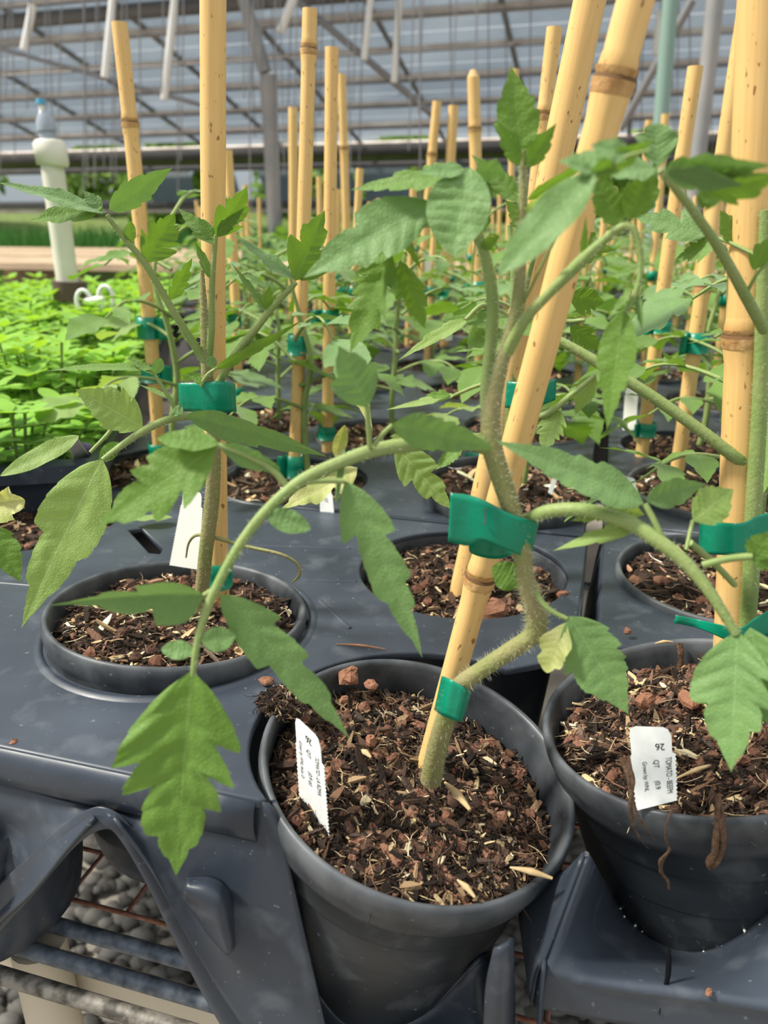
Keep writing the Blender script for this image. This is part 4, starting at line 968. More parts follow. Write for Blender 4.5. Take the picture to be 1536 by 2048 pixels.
for key, py, hp, fl, fd, lb in (('s1', 655, 40, 26, 1, 'green tape on the leftmost stake, upper one'), ('s1', 745, 34, 22, 1, 'green tape on the leftmost stake, middle one'), ('s1', 900, 26, 30, 1, 'drooping green tape at the foot of the leftmost stake'), ('s3', 690, 38, 0, 1, 'green tape halfway up the knobbly-topped stake'), ('s3', 932, 44, 18, -1, 'green tape at the foot of the knobbly-topped stake'),
                                ('s4', 865, 26, 0, 1, 'narrow green tape low on the smooth stake left of centre'), ('s4', 633, 26, 20, -1, 'green tape high on the smooth stake left of centre'), ('s14', 785, 22, 0, 1, 'small green tape right of the tall left stake'), ('s14', 640, 24, 0, 1, 'small green tape peeking right of the tall left stake, upper'),
                                ('s7', 580, 32, 10, -1, 'small green tape on the jointed stake left of the front plant'), ('s9', 588, 18, 0, 1, 'tiny green tape on the middle of the three blurred stakes'), ('s10', 592, 24, 14, -1, 'tiny green tape on the leftmost of the three blurred stakes'), ('s8', 780, 34, 40, -1, 'green tape left of the leaning front plant, halfway down'), ('s8', 925, 40, 60, -1, 'green tape left of the front stem, above the stapled one'),
                                ('s11', 655, 22, 14, -1, 'green tape on the pointed-base stake, upper one'), ('s11', 858, 26, 6, -1, 'green tape on the pointed-base stake, lower one'), ('s12', 685, 38, 14, -1, 'wide dark green tape around the split-top stake')):
    ring_tie(key, py, hp, lb, fl, 1.35, fd)

random.seed(31); mb = MB()
for _ in range(70):
    i_ = random.choice((1, 2, 2, 3, 3)); f_ = R(); p_ = r0[i_].lerp(r0[i_ + 1], f_) + Vector((U(-.002, .002), U(-.0035, -.0002), U(-.0004, .001))); chunk(mb, p_, U(.0002, .0007), None, .4)
tag(mb.build('mineral_crust', M['tag'], tray2), 'white mineral crust where the pot meets the tray', kind='stuff')
# ================================================================= PLANT TAGS
def plant_tag(corners, label, texts=(), hcm=None, m_='tag', nteeth=14, wide=True):
    TL, TR_, BR, BL = [Vector(c) for c in corners]
    root = empty('plant_tag', (BL + BR) / 2, label, 'plant tag')
    W_ = ((TR_ - TL).length + (BR - BL).length) / 2; Hh = ((TL - BL).length + (TR_ - BR).length) / 2; asp = Hh / W_
    nr = (TR_ - TL).cross(TL - BL).normalized()
    if nr.dot(CAM - TL) < 0: nr = -nr
    n0 = (BR - BL).cross(TL - BL).normalized(); TR_ = TR_ - n0 * (TR_ - BL).dot(n0)
    if n0.dot(CAM - TL) < 0: n0 = -n0
    nr = n0
    def mp(x, y, z=0):   # x 0..1, y 0..asp from the bottom
        f_ = y / asp; a = BL.lerp(BR, x); b = TL.lerp(TR_, x); return a.lerp(b, f_) + nr * z
    left = []; right = []
    ys = [0]; sh = asp - .62
    n_ = int(sh / .09)
    for i in range(n_):
        y = sh * i / n_; left.append((.015, y)); left.append((.045, y + sh / n_ * .5)); right.append((.985, y)); right.append((.955, y + sh / n_ * .5))
    left += [(.015, sh), (.06, sh + .06), (.06, asp - .15), (.10, asp - .04), (.2, asp)]
    right += [(.985, sh), (.90, sh + .06), (.90, asp - .2), (.84, asp - .05), (.74, asp)]
    th = .0003; mb = MB(); N_ = len(left)
    vs = [mp(x, y, .0) for x, y in left] + [mp(x, y, .0) for x, y in right]; vs += [v_ - nr * th for v_ in vs]
    fs = []
    for i in range(N_ - 1):
        fs.append((i, N_ + i, N_ + i + 1, i + 1)); fs.append((2 * N_ + i, 2 * N_ + i + 1, 3 * N_ + i + 1, 3 * N_ + i))
        fs.append((i, i + 1, 2 * N_ + i + 1, 2 * N_ + i)); fs.append((N_ + i, 3 * N_ + i, 3 * N_ + i + 1, N_ + i + 1))
    fs.append((N_ - 1, 2 * N_ - 1, 4 * N_ - 1, 3 * N_ - 1)); fs.append((0, 2 * N_, 3 * N_, N_))
    mb.add(vs, fs, flat=True); mb.build('tag_body', M[m_], root)
    for txt, x, y, size, rot, cond in texts:     # x, y of the text start in tag widths, y measured down from the top
        cu = bpy.data.curves.new('t', 'FONT'); cu.body = txt; cu.size = size; cu.space_character = .95
        cu.resolution_u = 6
        ob = bpy.data.objects.new('t', cu); me = bpy.data.meshes.new_from_object(ob); bpy.data.objects.remove(ob)
        cr2, sr2 = math.cos(rot), math.sin(rot)
        for v_ in me.vertices:
            a, b = v_.co.x * cond, v_.co.y; X = x + a * cr2 - b * sr2; Y_ = asp - y + a * sr2 + b * cr2
            v_.co = mp(X, Y_, .00018) - root.location
        me.materials.clear(); me.materials.append(M['ink'])
        o = bpy.data.objects.new('printed_text', me); col.objects.link(o); o.parent = root
    return root
dn = -math.pi / 2
plant_tag([PY(586, 1428, .231), PY(652, 1482, .220), PY(660, 1680, .214), PY(600, 1645, .226)], 'white tag lettered for roma tomato at the left rim of the front pot',
          [('26', .62, .20, .22, math.pi, 1), ('TOMATO - LA ROMA', .70, .50, .175, dn, .58), ('QT', .43, .50, .165, dn, .8), ('(0.9 qt)', .43, 1.02, .165, dn, .7), ('Grown by: WNL Avon, O', .17, .46, .14, dn, .58)])
plant_tag([PY(1251, 1452, .2235), PY(1352, 1452, .2215), PY(1357, 1600, .2085), PY(1270, 1622, .2105)], 'white tag lettered for beef tomato standing in the front right pot',
          [('26', .76, .36, .21, math.pi, 1), ('TOMATO - BEEFM', .76, .66, .18, dn, .58), ('QT', .51, .70, .16, dn, .8), ('(0.9', .51, 1.14, .16, dn, .8), ('Grown by: WNL', .27, .72, .135, dn, .68)])
plant_tag([PY(366, 980, .385), PY(408, 985, .385), PY(400, 1140, .368), PY(337, 1130, .368)], 'large blank white tag leaning behind the tall left stake', m_='white')
plant_tag([G(128, 875, .055), G(150, 868, .055), G(182, 915, .02), G(150, 925, .02)], 'small white tag tilted beside the leafy planter', m_='white')
plant_tag([PY(638, 975, .50), PY(664, 972, .50), PY(670, 1040, .49), PY(640, 1042, .49)], 'small white tag with faint print in the pot behind the left stake', [('QT', .4, .8, .3, dn, .8)], m_='tag')
plant_tag([PY(1250, 775, .66), PY(1278, 775, .66), PY(1272, 860, .64), PY(1244, 860, .64)], 'white tag behind the pointed-base stake', m_='white')
plant_tag([PY(1450, 735, .7), PY(1480, 728, .7), PY(1478, 770, .69), PY(1440, 768, .69)], 'white tag left of the right edge stake', m_='white')
plant_tag([PY(1236, 950, .52), PY(1278, 955, .52), PY(1276, 1020, .50), PY(1240, 1010, .50)], 'white tag behind the small crossing leaf, right of the front stem', m_='white')
plant_tag([PY(1436, 1025, .44), PY(1450, 1028, .44), PY(1440, 1120, .425), PY(1430, 1118, .425)], 'narrow white tag edge-on left of the right edge stake', m_='white')
plant_tag([PY(1108, 945, .50), PY(1118, 950, .50), PY(1104, 990, .49), PY(1096, 985, .49)], 'thin white tag in the red mix behind the front stake', m_='white')
plant_tag([PY(848, 510, 1.1), PY(872, 508, 1.1), PY(872, 545, 1.1), PY(850, 548, 1.1)], 'far white tag among the blurred stakes left of the front stem', m_='white')
plant_tag([PY(888, 652, .9), PY(905, 650, .9), PY(905, 680, .9), PY(890, 682, .9)], 'small white tag in front of the blurred stakes', m_='white')

# roots and debris hanging over the right pot
M['root'] = mat('dry root', (.085, .05, .032), .95, .1, .3, 500, (.19, .12, .08), 1, 1500)
def strand(pts, ws, label, m_='root', name='root_strand'):
    mb = MB(); P = [PY(*p) for p in pts]; n_ = 7
    for k in range(n_):
        Q = [p + Vector((U(-1, 1), U(-.6, .3), U(-.3, .3))) * (w * dep(p) / F * .33) for p, w in zip(P, ws)]
        c0 = random.choice((0, 0, 1)) if k else 0; e0 = len(Q) - random.choice((0, 0, 1, 2)); Q = Q[c0:max(c0 + 2, e0)]
        tube(mb, Q, [w * dep(p) / F * U(.10, .24) for w, p in zip(ws[c0:], Q)], 5, sub=5)
    return tag(mb.build(name, M[m_]), label, 'root')
strand([(1248, 1515, .2085), (1262, 1560, .203), (1262, 1610, .199), (1268, 1650, .198), (1280, 1675, .1985), (1296, 1696, .1995)], [26, 24, 14, 9, 5, 2], 'brown fibrous root hanging over the rim left of the beef tomato tag')
strand([(1262, 1590, .200), (1280, 1640, .198), (1300, 1665, .1985), (1312, 1683, .1995)], [10, 6, 4, 2], 'thin pale-tipped root just right of the thicker hanging one')
strand([(1345, 1615, .199), (1334, 1645, .1955), (1332, 1680, .1955), (1338, 1700, .1965), (1322, 1720, .1975), (1322, 1745, .1985), (1335, 1760, .199), (1338, 1778, .2)], [8, 5, 6, 9, 12, 10, 12, 6], 'twisted brown root hanging down the front of the right pot')
strand([(1432, 1590, .200), (1436, 1630, .1955), (1438, 1680, .1955), (1425, 1720, .1975), (1420, 1738, .198)], [26, 34, 32, 30, 14], 'thick bark strip hanging over the rim at the right')
strand([(1358, 1285, .315), (1360, 1310, .313), (1362, 1340, .311)], [14, 20, 24], 'upright brown bark sliver at the back rim of the right pot')

# ================================================================= HERO PLANTS
random.seed(42)
# ---- front plant
front = empty('tomato_plant', PY(868, 1548, .235), 'front centre tomato plant with a kinked stem tied to the leaning stake', 'tomato plant')
hero_stem(front, [(862, 1560, .236), (876, 1490, .231), (896, 1425, .2255), (918, 1374, .2225), (965, 1338, .219), (1020, 1302, .216), (1066, 1270, .2135), (1074, 1238, .2128), (1064, 1200, .212), (1050, 1150, .2115), (1040, 1080, .211), (1020, 1010, .212), (1000, 950, .214), (982, 880, .216), (985, 810, .217), (1003, 730, .218), (1020, 670, .219), (1036, 600, .22), (1044, 500, .221), (1046, 400, .222), (1046, 300, .223)],
          [44, 42, 40, 36, 34, 36, 38, 44, 40, 37, 37, 38, 40, 42, 36, 28, 27, 25, 20, 16, 10], hair=2200, m='stem_old', ln=.0022)
hero_stem(front, [(980, 850, .217), (972, 790, .222), (982, 680, .225), (985, 600, .226), (972, 520, .227), (952, 455, .228)], [26, 25, 25, 25, 24, 16], 'side_shoot', 250)
# big drooping leaf reaching towards the camera, left
F1 = hero_leaf(front, [(985, 898, .216), (930, 880, .212), (870, 884, .208), (760, 898, .203), (680, 925, .199), (590, 970, .194), (500, 1060, .189), (430, 1180, .183), (398, 1270, .179), (385, 1352, .176)], [36, 34, 32, 30, 28, 26, 22, 20, 16, 12], [
    (384, 1340, .176, 352, 1752, .158, 258, 6, 'L', dict(fold=.05, sag=.02, quilt=.05, NU=90, NS=7, m='leaf')),
    (440, 1188, .183, 700, 1478, .178, 118, 25, 'L', dict(sag=.06, m='leaf_blue', fold=.1)),
    (408, 1190, .183, 66, 1216, .186, 120, -40, 'T', dict(sag=.05, m='leaf_blue', fold=.5)),
    (388, 1303, .178, 322, 1298, .178, 44, 10, 'O', dict(m='leaf_blue')), (402, 1282, .178, 472, 1272, .178, 48, 10, 'O', dict(m='leaf_blue')),
    (690, 962, .196, 845, 1316, .188, 118, 28, 'L', dict(sag=.08, m='leaf_blue', fold=.12)),
    (533, 1028, .19, 622, 1058, .188, 46, 5, 'O', dict(m='leaf_blue')),
    (432, 893, .195, 198, 1050, .19, 150, 22, 'L', dict(m='leaf', fold=.1)), (436, 888, .195, 314, 878, .194, 56, 40, 'O', dict(m='leaf')), (438, 890, .195, 560, 940, .195, 60, 35, 'C', dict(m='leaf_blue')),
    (735, 815, .198, 676, 690, .196, 108, 18, 'N', dict(m='leaf_blue')), (690, 900, .20, 672, 1010, .197, 26, 60, 'O', dict(m='leaf_blue')),
    (782, 850, .2, 990, 898, .198, 98, 40, 'S', dict(m='leaf_blue', sag=.04))], 'leaf', 420)
petiolules(F1, [((590, 968, .194), (690, 962, .196), 12), ((438, 1180, .183), (408, 1190, .183), 10), ((570, 968, .194), (532, 930, .195), 14), ((532, 930, .195), (436, 890, .195), 12), ((740, 895, .2), (734, 812, .198), 12), ((748, 892, .2), (785, 850, .2), 10), ((505, 1050, .19), (535, 1028, .19), 8)])
# leaf to the right crossing in front of the right pot
F2 = hero_leaf(front, [(1052, 1040, .214), (1100, 1022, .209), (1170, 1020, .204), (1250, 1042, .200), (1310, 1078, .196), (1370, 1125, .192), (1420, 1185, .188), (1472, 1268, .184)], [26, 28, 28, 32, 32, 28, 24, 18], [
    (1475, 1262, .184, 1462, 1545, .168, 172, 12, 'N', dict(m='leaf_blue', fold=.1, NU=84, NS=7)),
    (1500, 1255, .184, 1560, 1480, .170, 130, 20, 'N', dict(m='leaf_blue', fold=.1)),
    (1288, 1008, .199, 988, 880, .2, 92, 30, 'S', dict(m='leaf_blue', sag=.02)), (1292, 1000, .199, 1412, 968, .2, 66, 25, 'S', dict(m='leaf_blue', sag=.05)),
    (1385, 1042, .2, 1468, 978, .204, 84, 10, 'S', dict(m='leaf_pale')), (1278, 1052, .2, 1105, 1102, .207, 44, 40, 'N', dict(m='leaf_pale', sag=.03)),
    (1222, 1022, .204, 1140, 1042, .206, 34, 30, 'N', dict(m='leaf_pale')), (1225, 1015, .204, 1290, 1030, .204, 46, 30, 'S', dict(m='leaf_pale')),
    (1505, 1120, .186, 1545, 1060, .184, 70, 10, 'S', dict(m='leaf')), (1500, 1110, .186, 1590, 1130, .184, 60, 10, 'S', dict(m='leaf'))], 'leaf', 420)
petiolules(F2, [((1372, 1100, .194), (1385, 1042, .2), 8), ((1330, 1090, .195), (1290, 1008, .199), 13), ((1405, 1130, .19), (1505, 1112, .186), 15), ((1220, 1030, .203), (1214, 985, .203), 7), ((1380, 1085, .195), (1470, 1170, .205), 14)])
F5 = hero_leaf(front, [(1066, 1165, .212), (1078, 1195, .209), (1100, 1220, .206), (1135, 1238, .203)], [12, 12, 11, 9], [
    (1138, 1232, .203, 1258, 1430, .19, 138, 8, 'S', dict(m='leaf_blue', fold=.1, NU=72, NS=6, sag=.03)), (1132, 1245, .203, 1092, 1345, .198, 84, 30, 'C', dict(m='leaf_yellow', wav=.2))], 'leaf', 60)
F6 = hero_leaf(front, [(1050, 1185, .214), (1042, 1170, .216)], [8, 6], [(1045, 1168, .216, 985, 1132, .218, 60, 10, 'O', dict(m='leaf')), ], 'leaf', 0)
# upper right branch
F3 = hero_leaf(front, [(1014, 705, .218), (1050, 640, .212), (1100, 585, .207), (1160, 525, .203), (1215, 475, .2), (1250, 452, .198), (1272, 470, .197), (1282, 530, .196), (1270, 590, .195), (1248, 625, .195)], [26, 22, 20, 26, 18, 16, 14, 12, 12, 10], [
    (1247, 618, .195, 1214, 862, .188, 78, 15, 'N', dict(m='leaf')), (1250, 640, .195, 1252, 735, .192, 46, 15, 'S', dict(m='leaf')),
    (1240, 455, .199, 1185, 335, .2, 70, 20, 'S', dict(m='leaf')), (1256, 440, .198, 1312, 322, .196, 78, 12, 'S', dict(m='leaf')),
    (1165, 515, .203, 1172, 430, .203, 22, 40, 'N', {}), (1275, 590, .195, 1285, 665, .193, 22, 40, 'N', dict(m='leaf_blue')), (1262, 580, .195, 1215, 640, .193, 22, 40, 'N', {})], 'leaf', 300)
# growing tip
F4 = hero_leaf(front, [(1046, 420, .222), (1046, 350, .223), (1046, 300, .224)], [20, 16, 12], [
    (1046, 330, .223, 1022, 130, .226, 92, 8, 'S', dict(m='leaf', NU=56)), (1040, 330, .222, 993, 238, .22, 40, 15, 'N', {}), (1052, 335, .222, 1114, 245, .22, 44, 15, 'N', {}),
    (1040, 405, .222, 942, 308, .226, 62, 40, 'S', dict(m='leaf')), (1055, 400, .221, 1192, 310, .21, 44, 50, 'S', {}), (1052, 425, .22, 1160, 352, .205, 40, 40, 'S', dict(m='leaf_pale'))], 'leaf', 160)
# leaf whose end comes towards the camera (large blurred leaflet)
F7 = hero_leaf(front, [(1050, 600, .22), (1110, 480, .2), (1180, 380, .18), (1240, 320, .17), (1300, 300, .168)], [6, 6, 8, 8, 6], [
    (1188, 342, .172, 1000, 548, .168, 92, 25, 'O', dict(m='leaf_blue')), (1190, 345, .172, 1130, 325, .172, 40, 45, 'N', dict(m='leaf_blue')),
    (1180, 350, .172, 1310, 278, .17, 62, 35, 'S', dict(m='leaf')), (1230, 330, .172, 1115, 322, .176, 60, 40, 'S', dict(m='leaf_blue')), (1265, 310, .17, 1180, 290, .17, 60, 40, 'S', dict(m='leaf_blue'))], 'leaf', 0)
# left hanging shoots on the side shoot
F8 = hero_leaf(front, [(968, 500, .227), (940, 460, .226), (900, 440, .225), (870, 443, .225), (830, 455, .226), (795, 488, .227), (782, 508, .228)], [16, 16, 18, 18, 16, 13, 10], [
    (783, 505, .228, 700, 705, .232, 118, 30, 'L', dict(m='leaf', wav=.15)), (800, 520, .228, 850, 658, .234, 84, 35, 'L', dict(m='leaf')), (782, 508, .228, 706, 528, .226, 44, 45, 'N', dict(m='leaf')),
    (868, 405, .222, 606, 556, .216, 128, 28, 'L', dict(m='leaf_blue', quilt=.05, sag=.03, NU=56)), (800, 455, .226, 845, 545, .23, 30, 50, 'N', {}), (860, 400, .222, 888, 415, .222, 30, 20, 'O', {})], 'leaf', 200)
F9 = hero_leaf(front, [(955, 462, .228), (950, 420, .225), (940, 370, .22), (935, 340, .218)], [14, 12, 10, 8], [
    (938, 335, .218, 906, 512, .206, 128, 6, 'O', dict(m='leaf_blue', quilt=.05, NU=72, NS=6)), (925, 345, .218, 700, 380, .225, 60, 45, 'L', dict(m='leaf')), (930, 340, .218, 832, 345, .215, 46, 45, 'S', dict(m='leaf_blue')), (952, 338, .218, 1010, 345, .22, 60, 30, 'S', dict(m='leaf_blue')),
    (960, 470, .226, 950, 410, .225, 48, 20, 'S', dict(m='leaf')), (962, 498, .226, 1000, 470, .224, 28, 20, 'S', dict(m='leaf'))], 'leaf', 60)
petiolules(F8, [((870, 443, .225), (868, 405, .222), 10)])

# ---- left plant
left = empty('tomato_plant', PY(408, 1242, .34), 'tomato plant tied to the tall straight stake in the left pot', 'tomato plant')
hero_stem(left, [(395, 1262, .338), (402, 1200, .335), (412, 1100, .33), (424, 1000, .328), (428, 900, .326), (424, 830, .325), (416, 770, .324), (412, 700, .324), (408, 620, .325), (404, 540, .326)], [26, 28, 28, 30, 28, 26, 26, 22, 16, 8], hair=1100, m='stem_old')
hero_leaf(left, [(418, 735, .324), (392, 695, .322), (345, 620, .318), (292, 530, .313), (250, 478, .31), (213, 430, .306)], [18, 17, 15, 14, 12, 9], [
    (212, 425, .306, -8, 364, .29, 54, 55, 'S', dict(m='leaf_blue', sag=.03)), (205, 415, .306, 55, 442, .295, 62, 48, 'N', dict(m='leaf')), (218, 420, .306, 345, 335, .31, 66, 35, 'S', dict(m='leaf_blue', sag=.02)),
    (288, 525, .313, 350, 425, .316, 92, 18, 'L', dict(m='leaf')), (258, 488, .31, 262, 442, .31, 24, 20, 'O', {}), (205, 420, .306, 165, 380, .306, 34, 30, 'N', dict(m='leaf_blue')), (340, 600, .318, 385, 515, .32, 44, 30, 'L', {}), (335, 595, .318, 300, 560, .32, 20, 30, 'N', {})], 'leaf', 160)
hero_leaf(left, [(418, 720, .324), (423, 650, .32), (424, 570, .317), (432, 470, .313)], [15, 14, 12, 8], [
    (432, 475, .313, 495, 372, .31, 78, 30, 'L', dict(m='leaf')), (432, 470, .313, 490, 415, .312, 34, 30, 'N', {}), (430, 490, .313, 355, 415, .316, 50, 45, 'N', dict(m='leaf')), (428, 480, .313, 395, 432, .314, 30, 30, 'N', {}), (424, 560, .317, 388, 480, .32, 30, 45, 'N', dict(m='leaf'))], 'leaf', 120)
hero_leaf(left, [(436, 770, .322), (460, 725, .32), (500, 672, .317), (545, 615, .314), (592, 565, .311)], [18, 18, 17, 14, 10], [
    (590, 562, .311, 650, 420, .31, 88, 15, 'L', dict(m='leaf')), (588, 560, .311, 462, 465, .316, 44, 50, 'N', dict(m='leaf_blue')), (600, 560, .311, 668, 532, .308, 22, 40, 'O', {}),
    (532, 620, .314, 462, 525, .317, 26, 50, 'N', {}), (531, 618, .314, 540, 570, .314, 30, 30, 'N', {})], 'leaf', 160)
hero_leaf(left, [(428, 800, .323), (405, 775, .318), (415, 750, .316), (435, 735, .315)], [10, 9, 8, 6], [
    (432, 738, .315, 606, 640, .312, 34, 50, 'S', dict(m='leaf')), (430, 735, .315, 415, 712, .315, 24, 20, 'O', dict(m='leaf_blue')), (408, 768, .316, 378, 752, .316, 20, 40, 'N', {})], 'leaf', 30)
hero_leaf(left, [(355, 826, .316), (335, 790, .315), (310, 750, .314)], [9, 9, 7], [
    (302, 738, .314, 95, 742, .308, 30, 55, 'S', dict(m='leaf', sag=.05)), (312, 750, .314, 255, 716, .314, 24, 50, 'O', {}), (310, 748, .314, 322, 716, .314, 26, 20, 'O', dict(m='leaf_blue')), (350, 800, .316, 276, 768, .32, 22, 55, 'N', {})], 'leaf', 40)
hero_leaf(left, [(426, 838, .325), (390, 832, .318), (340, 838, .312), (290, 860, .306), (245, 890, .3), (205, 920, .295)], [16, 16, 16, 16, 14, 11], [
    (205, 918, .295, 42, 1258, .262, 150, 10, 'N', dict(m='leaf_pale', fold=.08, NU=84, NS=7, sag=.03)), (286, 855, .306, 150, 778, .3, 92, 15, 'S', dict(m='leaf_pale')), (236, 885, .3, 200, 922, .297, 34, 10, 'O', dict(m='leaf')),
    (372, 832, .31, 656, 914, .295, 78, 48, 'S', dict(m='leaf_blue', sag=.04)), (365, 828, .31, 345, 818, .31, 34, 40, 'O', dict(m='leaf_blue'))], 'leaf', 200)
hero_leaf(left, [(240, 800, .36), (225, 855, .36), (180, 905, .35)], [8, 9, 7], [(158, 872, .345, 0, 952, .33, 46, 30, 'O', dict(m='leaf_pale'))], 'leaf', 0)
# edge leaves, far left
hero_leaf(left, [(-40, 980, .30), (-10, 1020, .29)], [8, 8], [(-25, 1010, .29, 50, 1000, .285, 80, 10, 'C', dict(m='leaf_yellow', wav=.3, fold=.6)), (-20, 1050, .29, 42, 1165, .285, 75, 15, 'S', dict(m='leaf')), ], 'leaf', 0)
# dry lower petiole of the left plant
mb = MB(); tube(mb, [PY(*p) for p in [(372, 1115, .345), (378, 1085, .342), (395, 1070, .338), (430, 1075, .33), (490, 1092, .325), (560, 1108, .32), (595, 1128, .32), (598, 1150, .32), (585, 1165, .322)]], [.0004, .0006, .0008, .001, .0009, .0008, .0007, .0008, .0004], 7); mb.build('dry_petiole', M['stem_old'], left)
for i, s in enumerate([(226, 1200, .335, 245, 1236, .332, 26, 20, 'O', dict(m='leaf_pale')), (250, 1228, .332, 330, 1198, .335, 34, 40, 'O', dict(m='leaf_pale'))]):
    mb = MB(); B_ = G(s[0], s[1], .006); T_ = G(s[3], s[4], .007); s_, n_ = Vector((0, 1, 0)), Vector((0, 0, 1)); leaflet_geo(mb, B_, T_, .006, s_, n_, kind='O', fold=.2); tag(mb.build('fallen_leaf', M['leaf_pale']), ['small rounded pale fallen leaf on the mix of the left pot', 'longer curled pale fallen leaf on the mix of the left pot'][i], 'leaf')
mb = MB(); B_ = G(345, 1035, .006); T_ = G(262, 1040, .006); leaflet_geo(mb, B_, T_, .012, Vector((0, 1, 0)), Vector((0, 0, 1)), kind='O', fold=.2); tag(mb.build('fallen_leaf', M['leaf_pale']), 'yellow-green fallen leaf on the tray behind the left pot', 'leaf')

# ---- right plant
right = empty('tomato_plant', PY(1500, 1400, .262), 'tomato plant of the front right pot, its leaves arching left at the top right', 'tomato plant')
hero_stem(right, [(1478, 1450, .27), (1488, 1330, .265), (1500, 1180, .262), (1508, 1000, .262), (1520, 800, .262), (1525, 600, .262), (1530, 420, .262)], [30, 32, 32, 32, 30, 26, 20], hair=700, ln=.002)
hero_leaf(right, [(1500, 925, .268), (1468, 912, .266), (1400, 860, .268), (1300, 790, .272), (1200, 728, .276), (1120, 682, .28), (1080, 668, .283)], [26, 26, 24, 23, 22, 18, 12], [
    (1085, 668, .283, 965, 640, .29, 54, 50, 'L', dict(m='leaf')), (1110, 678, .28, 1060, 640, .29, 34, 40, 'L', {})], 'leaf', 260)
hero_leaf(right, [(1528, 660, .25), (1490, 590, .236), (1440, 500, .22), (1385, 420, .206), (1330, 352, .195), (1318, 340, .193)], [22, 22, 20, 18, 15, 10], [
    (1332, 345, .192, 1490, 372, .18, 84, 48, 'S', dict(m='leaf_blue', sag=.04)), (1330, 340, .192, 1545, 330, .176, 84, 42, 'S', dict(m='leaf_blue')), (1410, 385, .19, 1560, 350, .176, 96, 40, 'N', dict(m='leaf', sag=.03)),
    (1318, 335, .193, 1310, 248, .196, 98, 20, 'C', dict(m='leaf_blue')), (1312, 338, .193, 1185, 345, .19, 70, 45, 'S', dict(m='leaf_blue')), (1440, 405, .19, 1395, 390, .19, 60, 20, 'C', {})], 'leaf', 160)
hero_leaf(right, [(1492, 588, .236), (1516, 545, .232), (1545, 520, .23)], [8, 7, 6], [(1505, 540, .232, 1545, 470, .228, 60, 30, 'L', dict(m='leaf'))], 'leaf', 20)
hero_leaf(right, [(1530, 520, .26), (1470, 490, .268), (1420, 470, .275)], [8, 8, 6], [(1420, 470, .275, 1265, 432, .285, 76, 35, 'L', dict(m='leaf_blue')), (1440, 480, .272, 1350, 520, .28, 60, 35, 'L', dict(m='leaf')), (1470, 488, .27, 1440, 420, .27, 48, 30, 'S', dict(m='leaf'))], 'leaf', 0)

# ---- plant of the mid pot (behind the front stake)
midp = empty('tomato_plant', PY(950, 1165, .39), 'tomato plant behind the leaning front stake, in the second-row pot', 'tomato plant')
hero_stem(midp, [(948, 1175, .39), (950, 1100, .388), (985, 1000, .385), (1010, 900, .382), (1020, 800, .38), (1028, 680, .38), (1030, 560, .38), (1020, 450, .38)], [18, 22, 24, 24, 24, 22, 18, 12], hair=700, m='stem')
hero_leaf(midp, [(1025, 700, .38), (1055, 560, .37), (1080, 470, .36)], [14, 12, 10], [(1080, 480, .36, 1010, 400, .355, 60, 20, 'L', {}), (1085, 470, .36, 1180, 430, .35, 110, 15, 'L', dict(m='leaf')), (1090, 480, .36, 1230, 500, .35, 100, 35, 'L', dict(m='leaf')), (1080, 470, .36, 1110, 400, .36, 70, 20, 'L', {})], 'leaf', 0)
hero_leaf(midp, [(1028, 640, .38), (970, 610, .37), (930, 640, .36)], [10, 10, 8], [(1020, 640, .37, 890, 640, .36, 56, 40, 'L', dict(m='leaf')), (1010, 660, .37, 935, 690, .36, 60, 30, 'O', dict(m='leaf')), (935, 640, .36, 795, 722, .35, 34, 35, 'N', dict(m='leaf_pale', sag=.04))], 'leaf', 0)
hero_leaf(midp, [(1030, 600, .38), (1120, 640, .375), (1170, 640, .37)], [10, 10, 8], [(1135, 590, .37, 1210, 605, .365, 70, 30, 'L', {}), (1140, 650, .372, 1205, 700, .37, 60, 30, 'L', {}), (1060, 660, .375, 1110, 700, .37, 56, 30, 'S', dict(m='leaf'))], 'leaf', 0)
hero_leaf(midp, [(1025, 760, .38), (960, 770, .4), (910, 790, .41)], [8, 8, 7], [(910, 790, .41, 770, 820, .42, 22, 40, 'N', dict(m='leaf_pale')), (900, 790, .41, 850, 790, .41, 26, 30, 'N', dict(m='leaf'))], 'leaf', 0)
hero_leaf(midp, [(1030, 840, .38), (1090, 830, .37), (1130, 800, .37), (1190, 750, .38)], [14, 14, 12, 8], [(1120, 820, .37, 1085, 905, .36, 62, 20, 'L', dict(m='leaf_pale')), (1190, 750, .38, 1150, 830, .38, 46, 20, 'S', dict(m='leaf_pale'))], 'leaf', 20)
hero_leaf(midp, [(1000, 880, .38), (960, 870, .37), (840, 880, .36)], [8, 8, 8], [(790, 890, .35, 905, 1020, .335, 92, 10, 'L', dict(m='leaf_pale', quilt=.12)), (925, 890, .36, 870, 940, .36, 36, 30, 'S', dict(m='leaf'))], 'leaf', 0)
hero_leaf(midp, [(700, 905, .40), (640, 960, .39)], [8, 7], [(715, 935, .40, 560, 1020, .37, 84, 30, 'L', dict(m='leaf_yellow', wav=.15)), (672, 915, .42, 690, 850, .42, 32, 10, 'O', dict(m='leaf_yellow'))], 'leaf', 0)
hero_leaf(midp, [(742, 862, .38), (735, 790, .38), (735, 740, .385)], [6, 6, 6], [(690, 700, .39, 745, 858, .37, 50, 40, 'S', dict(m='leaf_yellow'))], 'leaf', 0)

